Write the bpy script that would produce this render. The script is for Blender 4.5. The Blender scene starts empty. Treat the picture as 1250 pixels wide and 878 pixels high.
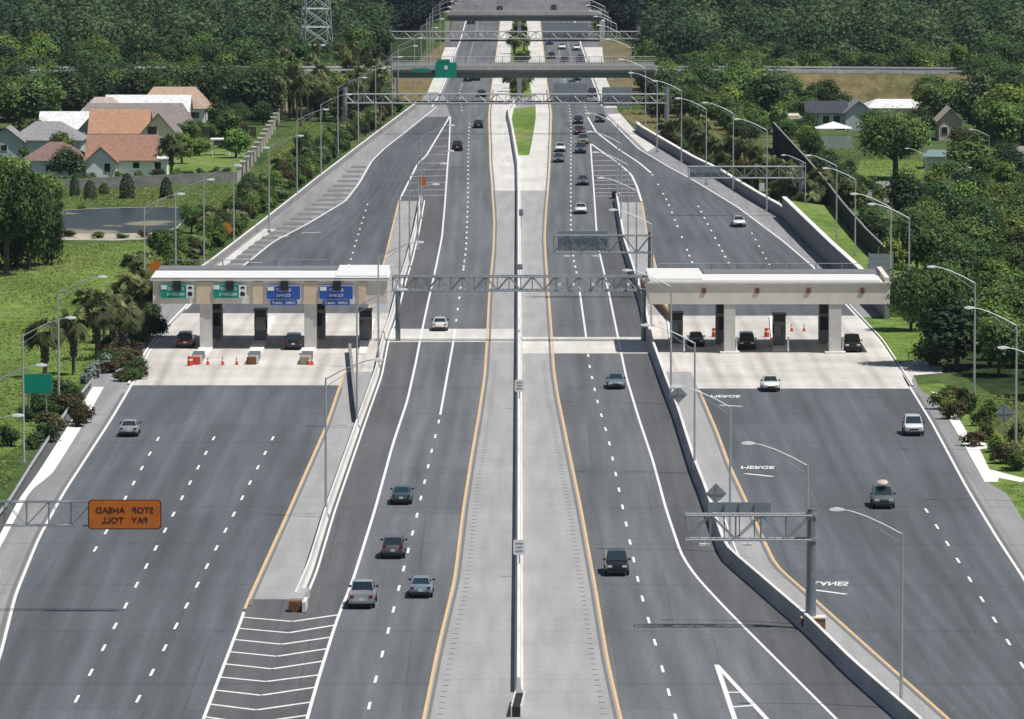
import bpy, math, random
import numpy as np
from mathutils import Vector, Matrix
R = math.radians
random.seed(7)
rng = np.random.default_rng(11)
SC = bpy.context.scene
COL = SC.collection

# ------------------------------------------------------------------ camera, sky, sun, exposure
F, HC, YH, CX, CY = 7500.0, 61.5, -260.0, 625.0, 439.0     # focal (px of a 1250 px wide frame), camera height (m)
PIT = math.atan((CY - YH) / F)
cam = bpy.data.objects.new('camera', bpy.data.cameras.new('camera')); COL.objects.link(cam)
cam.location = (0, 0, HC); cam.rotation_euler = (math.pi/2 - PIT, 0, 0)
cam.data.sensor_width = 36; cam.data.lens = F/1250*36
cam.data.clip_start = 1; cam.data.clip_end = 9000
SC.camera = cam
SUN_EL = 64.5
SUN_DIR = Vector((1.0, -0.42, 0)).normalized()*math.cos(R(SUN_EL)) + Vector((0, 0, math.sin(R(SUN_EL))))
w = bpy.data.worlds.new('World'); SC.world = w; w.use_nodes = True
nt = w.node_tree; nt.nodes.clear()
bg = nt.nodes.new('ShaderNodeBackground'); sky = nt.nodes.new('ShaderNodeTexSky'); wo = nt.nodes.new('ShaderNodeOutputWorld')
sky.sky_type = 'NISHITA'; sky.sun_disc = False; sky.sun_elevation = R(SUN_EL)
sky.sun_rotation = math.atan2(SUN_DIR.x, SUN_DIR.y)
bg.inputs[1].default_value = 0.058
nt.links.new(sky.outputs[0], bg.inputs[0]); nt.links.new(bg.outputs[0], wo.inputs[0])
sun = bpy.data.objects.new('sun', bpy.data.lights.new('sun', 'SUN')); COL.objects.link(sun)
sun.data.energy = 4.8; sun.data.angle = R(0.53); sun.data.color = (1.0, 0.955, 0.89)
sun.rotation_euler = (-SUN_DIR).to_track_quat('-Z', 'Y').to_euler(); sun.location = (0, 500, 300)
SC.view_settings.view_transform = 'Standard'; SC.view_settings.look = 'None'
SC.view_settings.exposure = 0.0; SC.view_settings.gamma = 1.0
SC.view_settings.use_curve_mapping = False

# ------------------------------------------------------------------ measuring: a pixel of the photograph -> a point of the ground
def at(px, py, z=0.0):
    a = math.atan((py - CY)/F) + PIT
    D = (HC - z)/math.tan(a)
    dep = D*math.cos(PIT) + (HC - z)*math.sin(PIT)
    return Vector(((px - CX)/F*dep, D, z))
def sc(py): return (py - YH)/HC * 1.0            # px per metre at ground row py (near enough)
def Yof(py): return at(CX, py).y
def base_of(top, h): # ground row of a thing whose top (height h) shows in row top
    k = h/HC
    return (top - k*YH)/(1 - k)
class Line:                                     # a smooth line running away from the camera
    def __init__(s, pts, smooth=7.0, z=0.0):
        P = sorted([at(x, y, z) for x, y in pts], key=lambda p: p.y)
        s.y = np.array([p.y for p in P]); s.x = np.array([p.x for p in P])
        s.sm = smooth
    def __call__(s, Y):
        Y = np.atleast_1d(Y).astype(float)
        def ev(q):
            r = np.interp(q, s.y, s.x)
            lo = q < s.y[0]; hi = q > s.y[-1]
            r = np.where(lo, s.x[0] + (q - s.y[0])*(s.x[1]-s.x[0])/(s.y[1]-s.y[0]), r)
            return np.where(hi, s.x[-1] + (q - s.y[-1])*(s.x[-1]-s.x[-2])/(s.y[-1]-s.y[-2]), r)
        acc = 0; wt = 0
        for k in np.linspace(-2, 2, 9):
            g = math.exp(-k*k/1.2); acc = acc + g*ev(Y + k*s.sm); wt += g
        return acc/wt

# ------------------------------------------------------------------ mesh helpers
class MB:
    def __init__(s): s.v = []; s.f = []; s.m = []; s.uv = []
    def add(s, vs, fs, m=0):
        o = len(s.v); s.v += [tuple(p) for p in vs]
        for f in fs: s.f.append([o+i for i in f]); s.m.append(m)
        return s
    def box(s, c, d, rz=0, m=0, taper=1.0):
        cx, cy, cz = c; a, b, h = d[0]/2, d[1]/2, d[2]/2
        ca, sa = math.cos(rz), math.sin(rz); P = []
        for z, t in ((-h, 1), (h, taper)):
            for x, y in ((-a, -b), (a, -b), (a, b), (-a, b)):
                x *= t; y *= t
                P.append((cx + x*ca - y*sa, cy + x*sa + y*ca, cz + z))
        return s.add(P, [(3, 2, 1, 0), (4, 5, 6, 7), (0, 1, 5, 4), (1, 2, 6, 5), (2, 3, 7, 6), (3, 0, 4, 7)], m)
    def tube(s, p0, p1, r0, r1=None, n=6, m=0):
        p0 = Vector(p0); p1 = Vector(p1); r1 = r0 if r1 is None else r1
        d = (p1 - p0)
        if d.length < 1e-6: return s
        d.normalize(); a = d.cross(Vector((0, 0, 1)) if abs(d.z) < .95 else Vector((1, 0, 0))).normalized(); b = d.cross(a)
        P = []
        for p, r in ((p0, r0), (p1, r1)):
            for i in range(n):
                t = 2*math.pi*i/n; P.append(p + a*math.cos(t)*r + b*math.sin(t)*r)
        F_ = [(i, (i+1) % n, n+(i+1) % n, n+i) for i in range(n)] + [tuple(range(n-1, -1, -1)), tuple(range(n, 2*n))]
        return s.add(P, F_, m)
    def path(s, pts, r, n=6, m=0):
        for i in range(len(pts)-1):
            ra = r if not isinstance(r, (list, tuple)) else r[i]; rb = r if not isinstance(r, (list, tuple)) else r[i+1]
            s.tube(pts[i], pts[i+1], ra, rb, n, m)
        return s
    def poly(s, pts, m=0): return s.add(pts, [tuple(range(len(pts)))], m)
    def prism(s, pts, z0, z1, m=0):              # xy outline (counter-clockwise) raised
        n = len(pts)
        P = [(x, y, z0) for x, y in pts] + [(x, y, z1) for x, y in pts]
        return s.add(P, [tuple(range(n-1, -1, -1)), tuple(range(n, 2*n))] + [(i, (i+1) % n, n+(i+1) % n, n+i) for i in range(n)], m)
    def build(s, name, mats, parent=None, smooth=None, loc=None):
        me = bpy.data.meshes.new(name); me.from_pydata(s.v, [], s.f)
        if not isinstance(mats, (list, tuple)): mats = [mats]
        for m in mats: me.materials.append(m)
        if len(mats) > 1: me.polygons.foreach_set('material_index', s.m)
        if s.uv:
            ul = me.uv_layers.new(name='uv'); ul.data.foreach_set('uv', np.array(s.uv, dtype=np.float32).ravel())
        me.update()
        if smooth:
            me.polygons.foreach_set('use_smooth', [True]*len(me.polygons))
            try: me.set_sharp_from_angle(angle=R(smooth))
            except Exception: pass
        o = bpy.data.objects.new(name, me); COL.objects.link(o)
        if parent: o.parent = parent
        if loc is not None: o.location = loc
        return o
def tag(o, label=None, cat=None, group=None, kind=None):
    if label: o['label'] = label
    if cat: o['category'] = cat
    if group: o['group'] = group
    if kind: o['kind'] = kind
    return o
def empty(name, loc, rz=0, label=None, cat=None, group=None):
    o = bpy.data.objects.new(name, None); COL.objects.link(o); o.location = loc; o.rotation_euler = (0, 0, rz)
    o.empty_display_size = .3
    return tag(o, label, cat, group)
KIDS = {}
def kids(o): return [c for c in bpy.data.objects if c.parent == o]
def copy_tree(o, parent=None, cache=None):
    c = o.copy(); COL.objects.link(c); c.parent = parent
    ch = KIDS.get(o.name)
    if ch is None: ch = KIDS[o.name] = kids(o)
    for k in ch: copy_tree(k, c)
    return c

# ------------------------------------------------------------------ materials
def hexlin(r, g, b): return tuple(((c/255)/12.92 if c/255 <= .04045 else ((c/255+.055)/1.055)**2.4) for c in (r, g, b)) + (1,)
def mat(name, col, rough=.75, metal=0.0, noise=0.0, nscale=2.0, col2=None, spec=.4, emit=None, bump=0.0, coat=0):
    m = bpy.data.materials.new(name); m.use_nodes = True; N = m.node_tree.nodes; L = m.node_tree.links
    b = N['Principled BSDF']; b.inputs['Roughness'].default_value = rough; b.inputs['Metallic'].default_value = metal
    b.inputs['Specular IOR Level'].default_value = spec
    if coat: b.inputs['Coat Weight'].default_value = coat; b.inputs['Coat Roughness'].default_value = .05
    col = tuple(col) + ((1,) if len(col) == 3 else ())
    b.inputs['Base Color'].default_value = col
    if noise or col2:
        tc = N.new('ShaderNodeTexCoord'); n1 = N.new('ShaderNodeTexNoise'); n1.inputs['Scale'].default_value = nscale
        n1.inputs['Detail'].default_value = 5; n1.inputs['Roughness'].default_value = .62
        L.new(tc.outputs['Object'], n1.inputs['Vector'])
        rp = N.new('ShaderNodeValToRGB'); rp.color_ramp.elements[0].position = .33; rp.color_ramp.elements[1].position = .68
        c2 = tuple(col2) + ((1,) if col2 and len(col2) == 3 else ()) if col2 else tuple(c*(1-noise) for c in col[:3]) + (1,)
        c1 = col if col2 else tuple(min(1, c*(1+noise*.6)) for c in col[:3]) + (1,)
        rp.color_ramp.elements[0].color = c2; rp.color_ramp.elements[1].color = c1
        L.new(n1.outputs['Fac'], rp.inputs[0]); L.new(rp.outputs[0], b.inputs['Base Color'])
        if bump:
            bp = N.new('ShaderNodeBump'); bp.inputs['Strength'].default_value = bump; L.new(n1.outputs['Fac'], bp.inputs['Height']); L.new(bp.outputs[0], b.inputs['Normal'])
    if emit: b.inputs['Emission Color'].default_value = emit + (1,); b.inputs['Emission Strength'].default_value = 1
    return m
def nd(N, t, **k):
    n = N.new(t)
    for a, v in k.items():
        if a.startswith('i'): n.inputs[int(a[1:])].default_value = v
        else: setattr(n, a, v)
    return n
def mixc(N, L, fac, a, b, mode='MIX'):
    m = N.new('ShaderNodeMix'); m.data_type = 'RGBA'; m.blend_type = mode
    for sock, v in ((0, fac), (6, a), (7, b)):
        if hasattr(v, 'links') or isinstance(v, bpy.types.NodeSocket): L.new(v, m.inputs[sock])
        else: m.inputs[sock].default_value = v
    return m.outputs[2]
def ramp(N, L, src, stops):
    r = N.new('ShaderNodeValToRGB'); e = r.color_ramp.elements
    e[0].position, e[0].color = stops[0][0], stops[0][1]; e[1].position, e[1].color = stops[-1][0], stops[-1][1]
    for p, c in stops[1:-1]:
        q = e.new(p); q.color = c
    L.new(src, r.inputs[0]); return r.outputs[0]
g4 = lambda v: (v, v, v, 1)
def noise_at(N, L, vec, scale, stretch=(1, 1, 1), detail=4):
    mp = nd(N, 'ShaderNodeMapping'); mp.inputs['Scale'].default_value = stretch; L.new(vec, mp.inputs['Vector'])
    n = nd(N, 'ShaderNodeTexNoise'); n.inputs['Scale'].default_value = scale; n.inputs['Detail'].default_value = detail
    L.new(mp.outputs[0], n.inputs['Vector']); return n.outputs['Fac']
def asphalt(name, base, tint=(1, 1, 1.02), lanes=True, contrast=1.0):
    m = bpy.data.materials.new(name); m.use_nodes = True; N = m.node_tree.nodes; L = m.node_tree.links
    b = N['Principled BSDF']; b.inputs['Roughness'].default_value = .85; b.inputs['Specular IOR Level'].default_value = .3
    tc = N.new('ShaderNodeTexCoord'); P = tc.outputs['Object']
    big = noise_at(N, L, P, .22, (1, .05, 1)); mid = noise_at(N, L, P, .9, (1, .035, 1)); fine = noise_at(N, L, P, 7, (1, .3, 1), 6)
    c = base
    lo = tuple(c*t*(1-.2*contrast) for t in tint) + (1,); hi = tuple(c*t*(1+.2*contrast) for t in tint) + (1,)
    col = ramp(N, L, big, [(.3, lo), (.7, hi)])
    col = mixc(N, L, .5, col, ramp(N, L, mid, [(.3, g4(.72)), (.7, g4(1.28))]), 'MULTIPLY')
    col = mixc(N, L, .6, col, ramp(N, L, fine, [(.3, g4(.72)), (.7, g4(1.25))]), 'MULTIPLY')
    if lanes:                                     # worn wheel paths and the dark oil line, across the lane (uv.x in lanes)
        uv = nd(N, 'ShaderNodeUVMap'); sx = nd(N, 'ShaderNodeSeparateXYZ'); L.new(uv.outputs[0], sx.inputs[0])
        fr = nd(N, 'ShaderNodeMath', operation='FRACT'); L.new(sx.outputs[0], fr.inputs[0])
        wp = ramp(N, L, fr.outputs[0], [(0, g4(1.06)), (.2, g4(.9)), (.3, g4(.88)), (.48, g4(1.1)), (.68, g4(.87)), (.8, g4(.9)), (1, g4(1.06))])
        wob = noise_at(N, L, P, .12, (1, .1, 1))
        k = ramp(N, L, wob, [(.3, g4(.35)), (.7, g4(1))])
        col = mixc(N, L, k, col, mixc(N, L, 1.0, col, wp, 'MULTIPLY'))
    # transverse seams and patches along the road
    sy = nd(N, 'ShaderNodeTexWave', wave_type='BANDS', bands_direction='Y'); sy.inputs['Scale'].default_value = .012; sy.inputs['Distortion'].default_value = .6
    L.new(P, sy.inputs['Vector'])
    col = mixc(N, L, 1.0, col, ramp(N, L, sy.outputs['Fac'], [(0, g4(.86)), (.006, g4(1)), (1, g4(1))]), 'MULTIPLY')
    bk = nd(N, 'ShaderNodeTexBrick', offset=.37); bk.inputs['Scale'].default_value = 1; bk.inputs['Brick Width'].default_value = 7.3; bk.inputs['Row Height'].default_value = 37.0; bk.inputs['Mortar Size'].default_value = .07; bk.inputs['Mortar Smooth'].default_value = .4
    bk.inputs['Color1'].default_value = g4(1.07); bk.inputs['Color2'].default_value = g4(.88); bk.inputs['Mortar'].default_value = g4(.76); L.new(P, bk.inputs['Vector'])
    col = mixc(N, L, .8, col, bk.outputs['Color'], 'MULTIPLY')
    L.new(col, b.inputs['Base Color'])
    bp = nd(N, 'ShaderNodeBump'); bp.inputs['Strength'].default_value = .15; L.new(fine, bp.inputs['Height']); L.new(bp.outputs[0], b.inputs['Normal'])
    return m
def concrete(name, col, joint=6.0, stain=.25, streaks=True, jdark=.8, lanes=False):
    m = bpy.data.materials.new(name); m.use_nodes = True; N = m.node_tree.nodes; L = m.node_tree.links
    b = N['Principled BSDF']; b.inputs['Roughness'].default_value = .85; b.inputs['Specular IOR Level'].default_value = .3
    tc = N.new('ShaderNodeTexCoord'); P = tc.outputs['Object']
    big = noise_at(N, L, P, .09); st = noise_at(N, L, P, .8, (1, .06, 1)); fine = noise_at(N, L, P, 5)
    c = col
    out = ramp(N, L, big, [(.3, tuple(x*(1-stain) for x in c) + (1,)), (.7, tuple(min(1, x*(1+stain*.4)) for x in c) + (1,))])
    if streaks: out = mixc(N, L, .7, out, ramp(N, L, st, [(.35, g4(.84)), (.62, g4(1.05))]), 'MULTIPLY')
    out = mixc(N, L, .5, out, ramp(N, L, fine, [(.3, g4(.8)), (.7, g4(1.15))]), 'MULTIPLY')
    if joint:
        sx = nd(N, 'ShaderNodeSeparateXYZ'); L.new(P, sx.inputs[0])
        d = nd(N, 'ShaderNodeMath', operation='DIVIDE', i1=joint); L.new(sx.outputs[1], d.inputs[0])
        fr = nd(N, 'ShaderNodeMath', operation='FRACT'); L.new(d.outputs[0], fr.inputs[0])
        out = mixc(N, L, 1.0, out, ramp(N, L, fr.outputs[0], [(0, g4(jdark)), (.03, g4(jdark)), (.035, g4(1)), (1, g4(1))]), 'MULTIPLY')
    if lanes:
        uv = nd(N, 'ShaderNodeUVMap'); su = nd(N, 'ShaderNodeSeparateXYZ'); L.new(uv.outputs[0], su.inputs[0]); fu = nd(N, 'ShaderNodeMath', operation='FRACT'); L.new(su.outputs[0], fu.inputs[0])
        k = ramp(N, L, noise_at(N, L, P, .1, (1, .3, 1)), [(.3, g4(.3)), (.7, g4(1))])
        out = mixc(N, L, k, out, mixc(N, L, 1.0, out, ramp(N, L, fu.outputs[0], [(0, g4(1.03)), (.22, g4(.86)), (.35, g4(.95)), (.5, (.66, .63, .6, 1)), (.65, g4(.95)), (.78, g4(.86)), (1, g4(1.03))]), 'MULTIPLY'))
    L.new(out, b.inputs['Base Color'])
    return m
def grass(name, greens, scale=.05):
    m = bpy.data.materials.new(name); m.use_nodes = True; N = m.node_tree.nodes; L = m.node_tree.links
    b = N['Principled BSDF']; b.inputs['Roughness'].default_value = 1; b.inputs['Specular IOR Level'].default_value = .1
    tc = N.new('ShaderNodeTexCoord'); P = tc.outputs['Object']
    a = noise_at(N, L, P, scale, (1, .5, 1)); c = noise_at(N, L, P, .5, (1, .6, 1)); d = noise_at(N, L, P, 4, (1, 1, 1), 6)
    n = len(greens); out = ramp(N, L, a, [(.28 + .44*i/(n-1), g + (1,)) for i, g in enumerate(greens)])
    out = mixc(N, L, .8, out, ramp(N, L, c, [(.3, g4(.62)), (.7, g4(1.3))]), 'MULTIPLY')
    out = mixc(N, L, .9, out, ramp(N, L, d, [(.3, g4(.5)), (.7, g4(1.45))]), 'MULTIPLY')
    L.new(out, b.inputs['Base Color']); 
    bp = nd(N, 'ShaderNodeBump'); bp.inputs['Strength'].default_value = .6; bp.inputs['Distance'].default_value = .3; L.new(d, bp.inputs['Height']); L.new(bp.outputs[0], b.inputs['Normal'])
    return m
def leaf(name, c1, c2, c3):
    m = bpy.data.materials.new(name); m.use_nodes = True; N = m.node_tree.nodes; L = m.node_tree.links
    b = N['Principled BSDF']; b.inputs['Roughness'].default_value = .7; b.inputs['Specular IOR Level'].default_value = .25
    at_ = nd(N, 'ShaderNodeAttribute', attribute_name='tone'); oi = N.new('ShaderNodeObjectInfo')
    col = ramp(N, L, at_.outputs['Fac'], [(0, c1 + (1,)), (.55, c2 + (1,)), (1, c3 + (1,))])
    hs = N.new('ShaderNodeHueSaturation')
    mr = nd(N, 'ShaderNodeMapRange'); mr.inputs[3].default_value = .468; mr.inputs[4].default_value = .515; L.new(oi.outputs['Random'], mr.inputs[0]); L.new(mr.outputs[0], hs.inputs['Hue'])
    wn = N.new('ShaderNodeTexWhiteNoise'); wn.noise_dimensions = '1D'; L.new(oi.outputs['Random'], wn.inputs['W'])
    m2 = nd(N, 'ShaderNodeMapRange'); m2.inputs[3].default_value = .8; m2.inputs[4].default_value = 1.7; L.new(wn.outputs['Value'], m2.inputs[0]); L.new(m2.outputs[0], hs.inputs['Value'])
    L.new(col, hs.inputs['Color']); L.new(hs.outputs[0], b.inputs['Base Color'])
    tr = N.new('ShaderNodeBsdfTranslucent'); L.new(hs.outputs[0], tr.inputs[0])
    mx = N.new('ShaderNodeMixShader'); mx.inputs[0].default_value = .3
    L.new(b.outputs[0], mx.inputs[1]); L.new(tr.outputs[0], mx.inputs[2]); L.new(mx.outputs[0], N['Material Output'].inputs[0])
    return m
M = {}
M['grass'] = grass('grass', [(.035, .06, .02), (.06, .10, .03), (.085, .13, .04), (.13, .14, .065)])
M['lawn'] = grass('lawn', [(.085, .125, .034), (.13, .21, .044), (.17, .245, .062), (.23, .23, .115)], .045)
M['dry'] = grass('dry_grass', [(.12, .12, .05), (.2, .16, .08), (.16, .17, .07)], .08)
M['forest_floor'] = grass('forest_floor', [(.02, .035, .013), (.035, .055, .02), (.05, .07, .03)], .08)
M['soil'] = grass('mulch', [(.12, .08, .05), (.17, .12, .08), (.1, .09, .05)], .3)
M['asph'] = asphalt('asphalt_main', .142, (.93, 1.0, 1.07))
M['asph_plaza'] = asphalt('asphalt_plaza', .115, (.9, 1.0, 1.11))
M['asph_dark'] = asphalt('asphalt_dark', .105, (.97, 1, 1.05), lanes=False)
M['asph_far'] = asphalt('asphalt_far', .15, (1, 1, 1.05), lanes=False)
M['shoulder'] = asphalt('shoulder_grey', .26, (1, 1, 1.03), lanes=False, contrast=.6)
M['conc'] = concrete('concrete_median', (.345, .345, .345), 6.1, .06)
M['conc_l'] = concrete('concrete_light', (.62, .61, .58), 6.1, .12)
M['conc_pad'] = concrete('concrete_pad', (.62, .6, .56), 9.0, .2, lanes=True)
M['conc_white'] = concrete('concrete_white', (.78, .77, .74), 0, .08, False)
M['barrier'] = concrete('barrier_concrete', (.72, .71, .69), 3.0, .15, False, .9)
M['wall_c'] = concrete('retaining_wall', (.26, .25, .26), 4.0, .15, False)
M['paint_w'] = mat('paint_white', (.78, .78, .76), .6, noise=.18, nscale=2.5)
M['paint_y'] = mat('paint_yellow', (.70, .48, .25), .6, noise=.2, nscale=2)
M['steel'] = mat('galvanised_steel', (.36, .38, .4), .45, .55, noise=.15, nscale=3)
M['steel_d'] = mat('dull_steel', (.23, .26, .28), .5, .4, noise=.2, nscale=3)
M['alu'] = mat('aluminium', (.62, .64, .66), .35, .6)
M['sign_back'] = mat('sign_back', (.3, .34, .37), .5, .4, noise=.1)
M['lamp_glass'] = mat('lamp_glass', (.8, .82, .82), .25)
M['orange'] = mat('sign_orange', (.62, .17, .02), .5, noise=.12, nscale=1.2)
M['orange2'] = mat('sign_orange_bright', (.8, .25, .02), .5)
M['green'] = mat('sign_green', (.0, .27, .19), .45)
M['blue'] = mat('sign_blue', (.025, .09, .38), .45)
M['white'] = mat('white_paint', (.78, .79, .78), .5)
M['black'] = mat('black_rubber', (.012, .012, .013), .7)
M['legend_d'] = mat('sign_legend_dark', (.06, .012, .008), .6)
M['roof_w'] = mat('canopy_roof_white', (.72, .72, .7), .6, noise=.06, nscale=.5)
M['roof_g'] = mat('canopy_roof_grey', (.17, .18, .19), .8, noise=.15, nscale=1)
M['fascia'] = mat('canopy_stucco', (.7, .65, .57), .85, noise=.1, nscale=.5)
M['fascia_o'] = mat('canopy_stucco_ochre', (.66, .54, .4), .85, noise=.12, nscale=.8)
M['post_cream'] = mat('post_cream', (.85, .78, .68), .8)
M['column'] = mat('column_concrete', (.58, .56, .53), .85, noise=.12, nscale=1.2)
M['booth'] = mat('booth_dark', (.02, .02, .025), .4)
M['booth_g'] = mat('booth_grey', (.22, .23, .25), .5)
M['glass'] = mat('glass_dark', (.018, .022, .026), .08, spec=.8)
M['glass_c'] = mat('car_glass', (.02, .035, .045), .06, spec=.9)
M['brick'] = mat('red_brick', (.2, .11, .07), .9, noise=.25, nscale=4)
M['tyre'] = mat('tyre', (.015, .015, .015), .8)
M['rim'] = mat('rim', (.4, .4, .42), .35, .7)
M['red_lamp'] = mat('tail_lamp', (.22, .012, .014), .25)
M['head_lamp'] = mat('head_lamp', (.7, .72, .75), .12)
M['plate'] = mat('licence_plate', (.65, .66, .6), .5)
M['trim'] = mat('dark_trim', (.02, .02, .022), .6)
M['bark'] = mat('bark', (.11, .085, .065), .95, noise=.3, nscale=3)
M['palm_bark'] = mat('palm_bark', (.13, .11, .09), .95, noise=.3, nscale=5)
M['leaf'] = leaf('leaf_mid', (.026, .05, .016), (.07, .13, .034), (.16, .24, .07))
M['leaf_d'] = leaf('leaf_dark', (.014, .03, .013), (.036, .07, .026), (.09, .14, .05))
M['leaf_l'] = leaf('leaf_light', (.04, .08, .016), (.11, .19, .035), (.22, .31, .085))
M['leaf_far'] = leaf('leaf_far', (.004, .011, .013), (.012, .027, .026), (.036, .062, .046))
M['leaf_b'] = leaf('leaf_brown', (.05, .042, .02), (.1, .088, .038), (.17, .16, .07))
M['leaf_g'] = leaf('leaf_grey', (.09, .11, .10), (.2, .24, .22), (.36, .4, .38))
M['leaf_mid'] = leaf('leaf_middle_wood', (.014, .034, .018), (.042, .082, .036), (.11, .16, .065))
M['weed'] = leaf('weed', (.11, .155, .04), (.145, .205, .05), (.2, .24, .085))
M['palm'] = leaf('palm_frond', (.03, .045, .018), (.09, .12, .045), (.22, .24, .11))
M['cone'] = mat('cone_orange', (.62, .07, .015), .5)
M['pond'] = mat('pond_water', (.05, .06, .06), .3, spec=.6)
def _pond():
    m = M['pond']; N = m.node_tree.nodes; L = m.node_tree.links; tc = N.new('ShaderNodeTexCoord')
    a = noise_at(N, L, tc.outputs['Object'], .16, (.5, .45, 1), 6); mk = ramp(N, L, a, [(.53, g4(0)), (.6, g4(1))])
    L.new(mixc(N, L, mk, (.02, .026, .018, 1), (.2, .19, .13, 1)), N['Principled BSDF'].inputs['Base Color'])
    L.new(ramp(N, L, a, [(.53, g4(.28)), (.6, g4(.8))]), N['Principled BSDF'].inputs['Roughness'])
_pond()
M['mud'] = mat('pond_mud', (.42, .38, .31), .9, noise=.35, nscale=.4)
M['fence_d'] = mat('fence_dark', (.05, .045, .042), .8, noise=.2)
M['lattice'] = mat('pylon_steel', (.42, .45, .48), .5, .4)

# ------------------------------------------------------------------ flat bands along the road
def samples(py0, py1, step=6.0):
    a, b = sorted((Yof(py0), Yof(py1))); n = max(2, int((b-a)/step)+1)
    return np.linspace(a, b, n)
def band(mb, fL, fR, py0, py1, z, nu=1, step=6.0, m=0):
    Y = samples(py0, py1, step); XL = fL(Y); XR = fR(Y)
    o = len(mb.v)
    for i, y in enumerate(Y): mb.v += [(float(XL[i]), float(y), z), (float(XR[i]), float(y), z)]
    for i in range(len(Y)-1):
        a = o+2*i; mb.f.append([a, a+1, a+3, a+2]); mb.m.append(m)
        v0, v1 = float(Y[i])/10, float(Y[i+1])/10
        mb.uv += [(0, v0), (nu, v0), (nu, v1), (0, v1)]
    return mb
def off(f, d): return lambda Y: f(Y) + d
def stripe(mb, f, wd, py0, py1, z=.05, step=5):
    Y = samples(py0, py1, step); X = f(Y); o = len(mb.v)
    dx = np.gradient(X, Y); k = np.sqrt(1+dx*dx)*wd/2
    for i, y in enumerate(Y): mb.v += [(float(X[i]-k[i]), float(y), z), (float(X[i]+k[i]), float(y), z)]
    for i in range(len(Y)-1):
        a = o+2*i; mb.f.append([a, a+1, a+3, a+2]); mb.m.append(0)
def dashes(mb, f, rows=None, py0=None, py1=None, gap=12.19, ln=3.3, wd=.2, z=.05):
    if rows is None:
        y = Yof(py0); rows_y = []
        while y < Yof(py1): rows_y.append(y); y += gap
    else: rows_y = [Yof(r) for r in rows]
    for y in rows_y:
        a, b = y-ln/2, y+ln/2; xa, xb = float(f(a)[0]), float(f(b)[0])
        mb.poly([(xa-wd/2, a, z), (xa+wd/2, a, z), (xb+wd/2, b, z), (xb-wd/2, b, z)])

# measured lines (photo pixels) -------------------------------------------------
yel_LM = Line([(518,878),(535,793),(555.7,708),(566,622),(576.7,553.7),(584.4,510),(592,459),(594.6,419),(597.2,364),(602.3,307.6),(603.6,271.7),(600.6,225),(598.5,200),(596.8,140),(601.6,99),(608,53),(611,25.6),(613,5)])
wht_LM = Line([(375,878),(389.6,825.7),(413,752),(429.3,714),(458,622),(479.3,543.5),(497.3,489.7),(507.5,443.6),(514,410),(521.6,374),(531.9,328),(539.6,289.7),(543.4,246),(546.5,200),(548,184.5),(549.8,143)])
dash_LM = Line([(448,875),(450.4,862.4),(474,770.7),(509,629.7),(513.7,608.8),(527,551),(536.5,512),(553.6,417),(557,391.6),(560.6,364),(565.7,329.4),(569,302.5),(571,251),(571.6,200),(572,168),(574,140),(584,100),(595,60)])
bar_L = Line([(359,742),(377,700),(399,628),(440,512),(459,460),(467,420),(477,392),(487,353),(497.3,320),(506,285),(514,242)], 4)
yel_LP = Line([(248.6,878),(272.4,815.4),(296,753.6),(300,740.5),(351,628),(397.4,523),(414,474),(432,425),(450,377),(469,320.4),(487,246),(510,200),(520,191),(549,142.5)], 5)
wht_LP = Line([(-30,880),(0,802.7),(19,726.7),(47.5,657),(79,600),(102.5,564),(135.8,512.7),(160,471.7),(183,428),(197.3,408.8),(223,382),(238,366.5),(262,346),(300,323),(333,296),(377,273),(421.7,246),(438,225),(453.7,197),(469,182),(505,153.7),(533,130.7)], 5)
wht_far = Line([(524,137),(537,113.6),(545,96),(556,64),(562,50),(569,25),(576,0)])
out_L = Line([(-140,802),(-60,700),(5,623),(33,577),(77,510),(111.5,468),(142,425),(170,393),(197,366.5),(257.5,325.5),(320,277),(364,242),(385,225),(453.7,171.7),(505,133),(521.6,113.6),(529,96),(543,59),(553,25.6),(560,0)], 5)
strip_LR = Line([(-60,760),(0,669.7),(36.4,600),(64,579),(97.4,525.6),(126.8,473)], 3)
strip_LL = Line([(-75,760),(-9,669.7),(23,610),(47,577),(80,525),(113,473)], 3)
ctr = Line([(633,878),(633.5,640),(633.4,400),(632.8,240),(632,205),(624.3,159),(620.5,143.5),(621.8,136),(628,129.4)], 2)
yel_RM = Line([(757,878),(741,808),(726,717),(708.8,622),(694.8,553.7),(680.7,484.5),(675.6,451),(673.8,418),(669,353.7),(666.5,323),(664.6,289.7),(667,251),(670.5,213),(672.5,157),(673,138),(667.5,102.5),(663.5,64),(659,26),(657,5)])
wht_RM = Line([(1020.3,878),(955,813),(888,746),(849.8,705),(832,678.8),(813,622),(797.3,564),(779.3,510),(764,459),(755,415),(743.5,358.9),(732,310),(728,279.4),(725,233),(722.5,200),(720.9,176.4)], 5)
dash_RM = Line([(824.8,877),(805,804),(782,724),(760,620),(743,537),(730,494),(720,450),(718,434.6),(715.5,412),(707.6,356),(703.8,333),(700,316.6),(696.8,277),(696.8,200),(697,150),(694,120),(688,90),(680,50)])
goreR2 = Line([(722,176.4),(742.5,191),(757.3,201.5),(771,214),(777.8,229),(784.5,251),(789.6,284.5),(799.8,323),(818,390),(836,440),(853.7,476.9),(875.4,528),(889.5,566.5),(908.7,607.5),(931.7,658.6),(947.5,691.9),(998,736),(1058,790),(1156.6,878)], 4)
line_R1 = Line([(717.4,143.4),(727.7,161.6),(754,182),(780,199),(794.7,211.4)], 2)
bar_R = Line([(1100,878),(1040,825),(985,770),(930,722),(886,684),(879,664),(861,610),(848,577),(827,510),(814,477),(795,424),(790.5,400),(785,374),(773,336),(762,302),(753,248)], 4)
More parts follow.
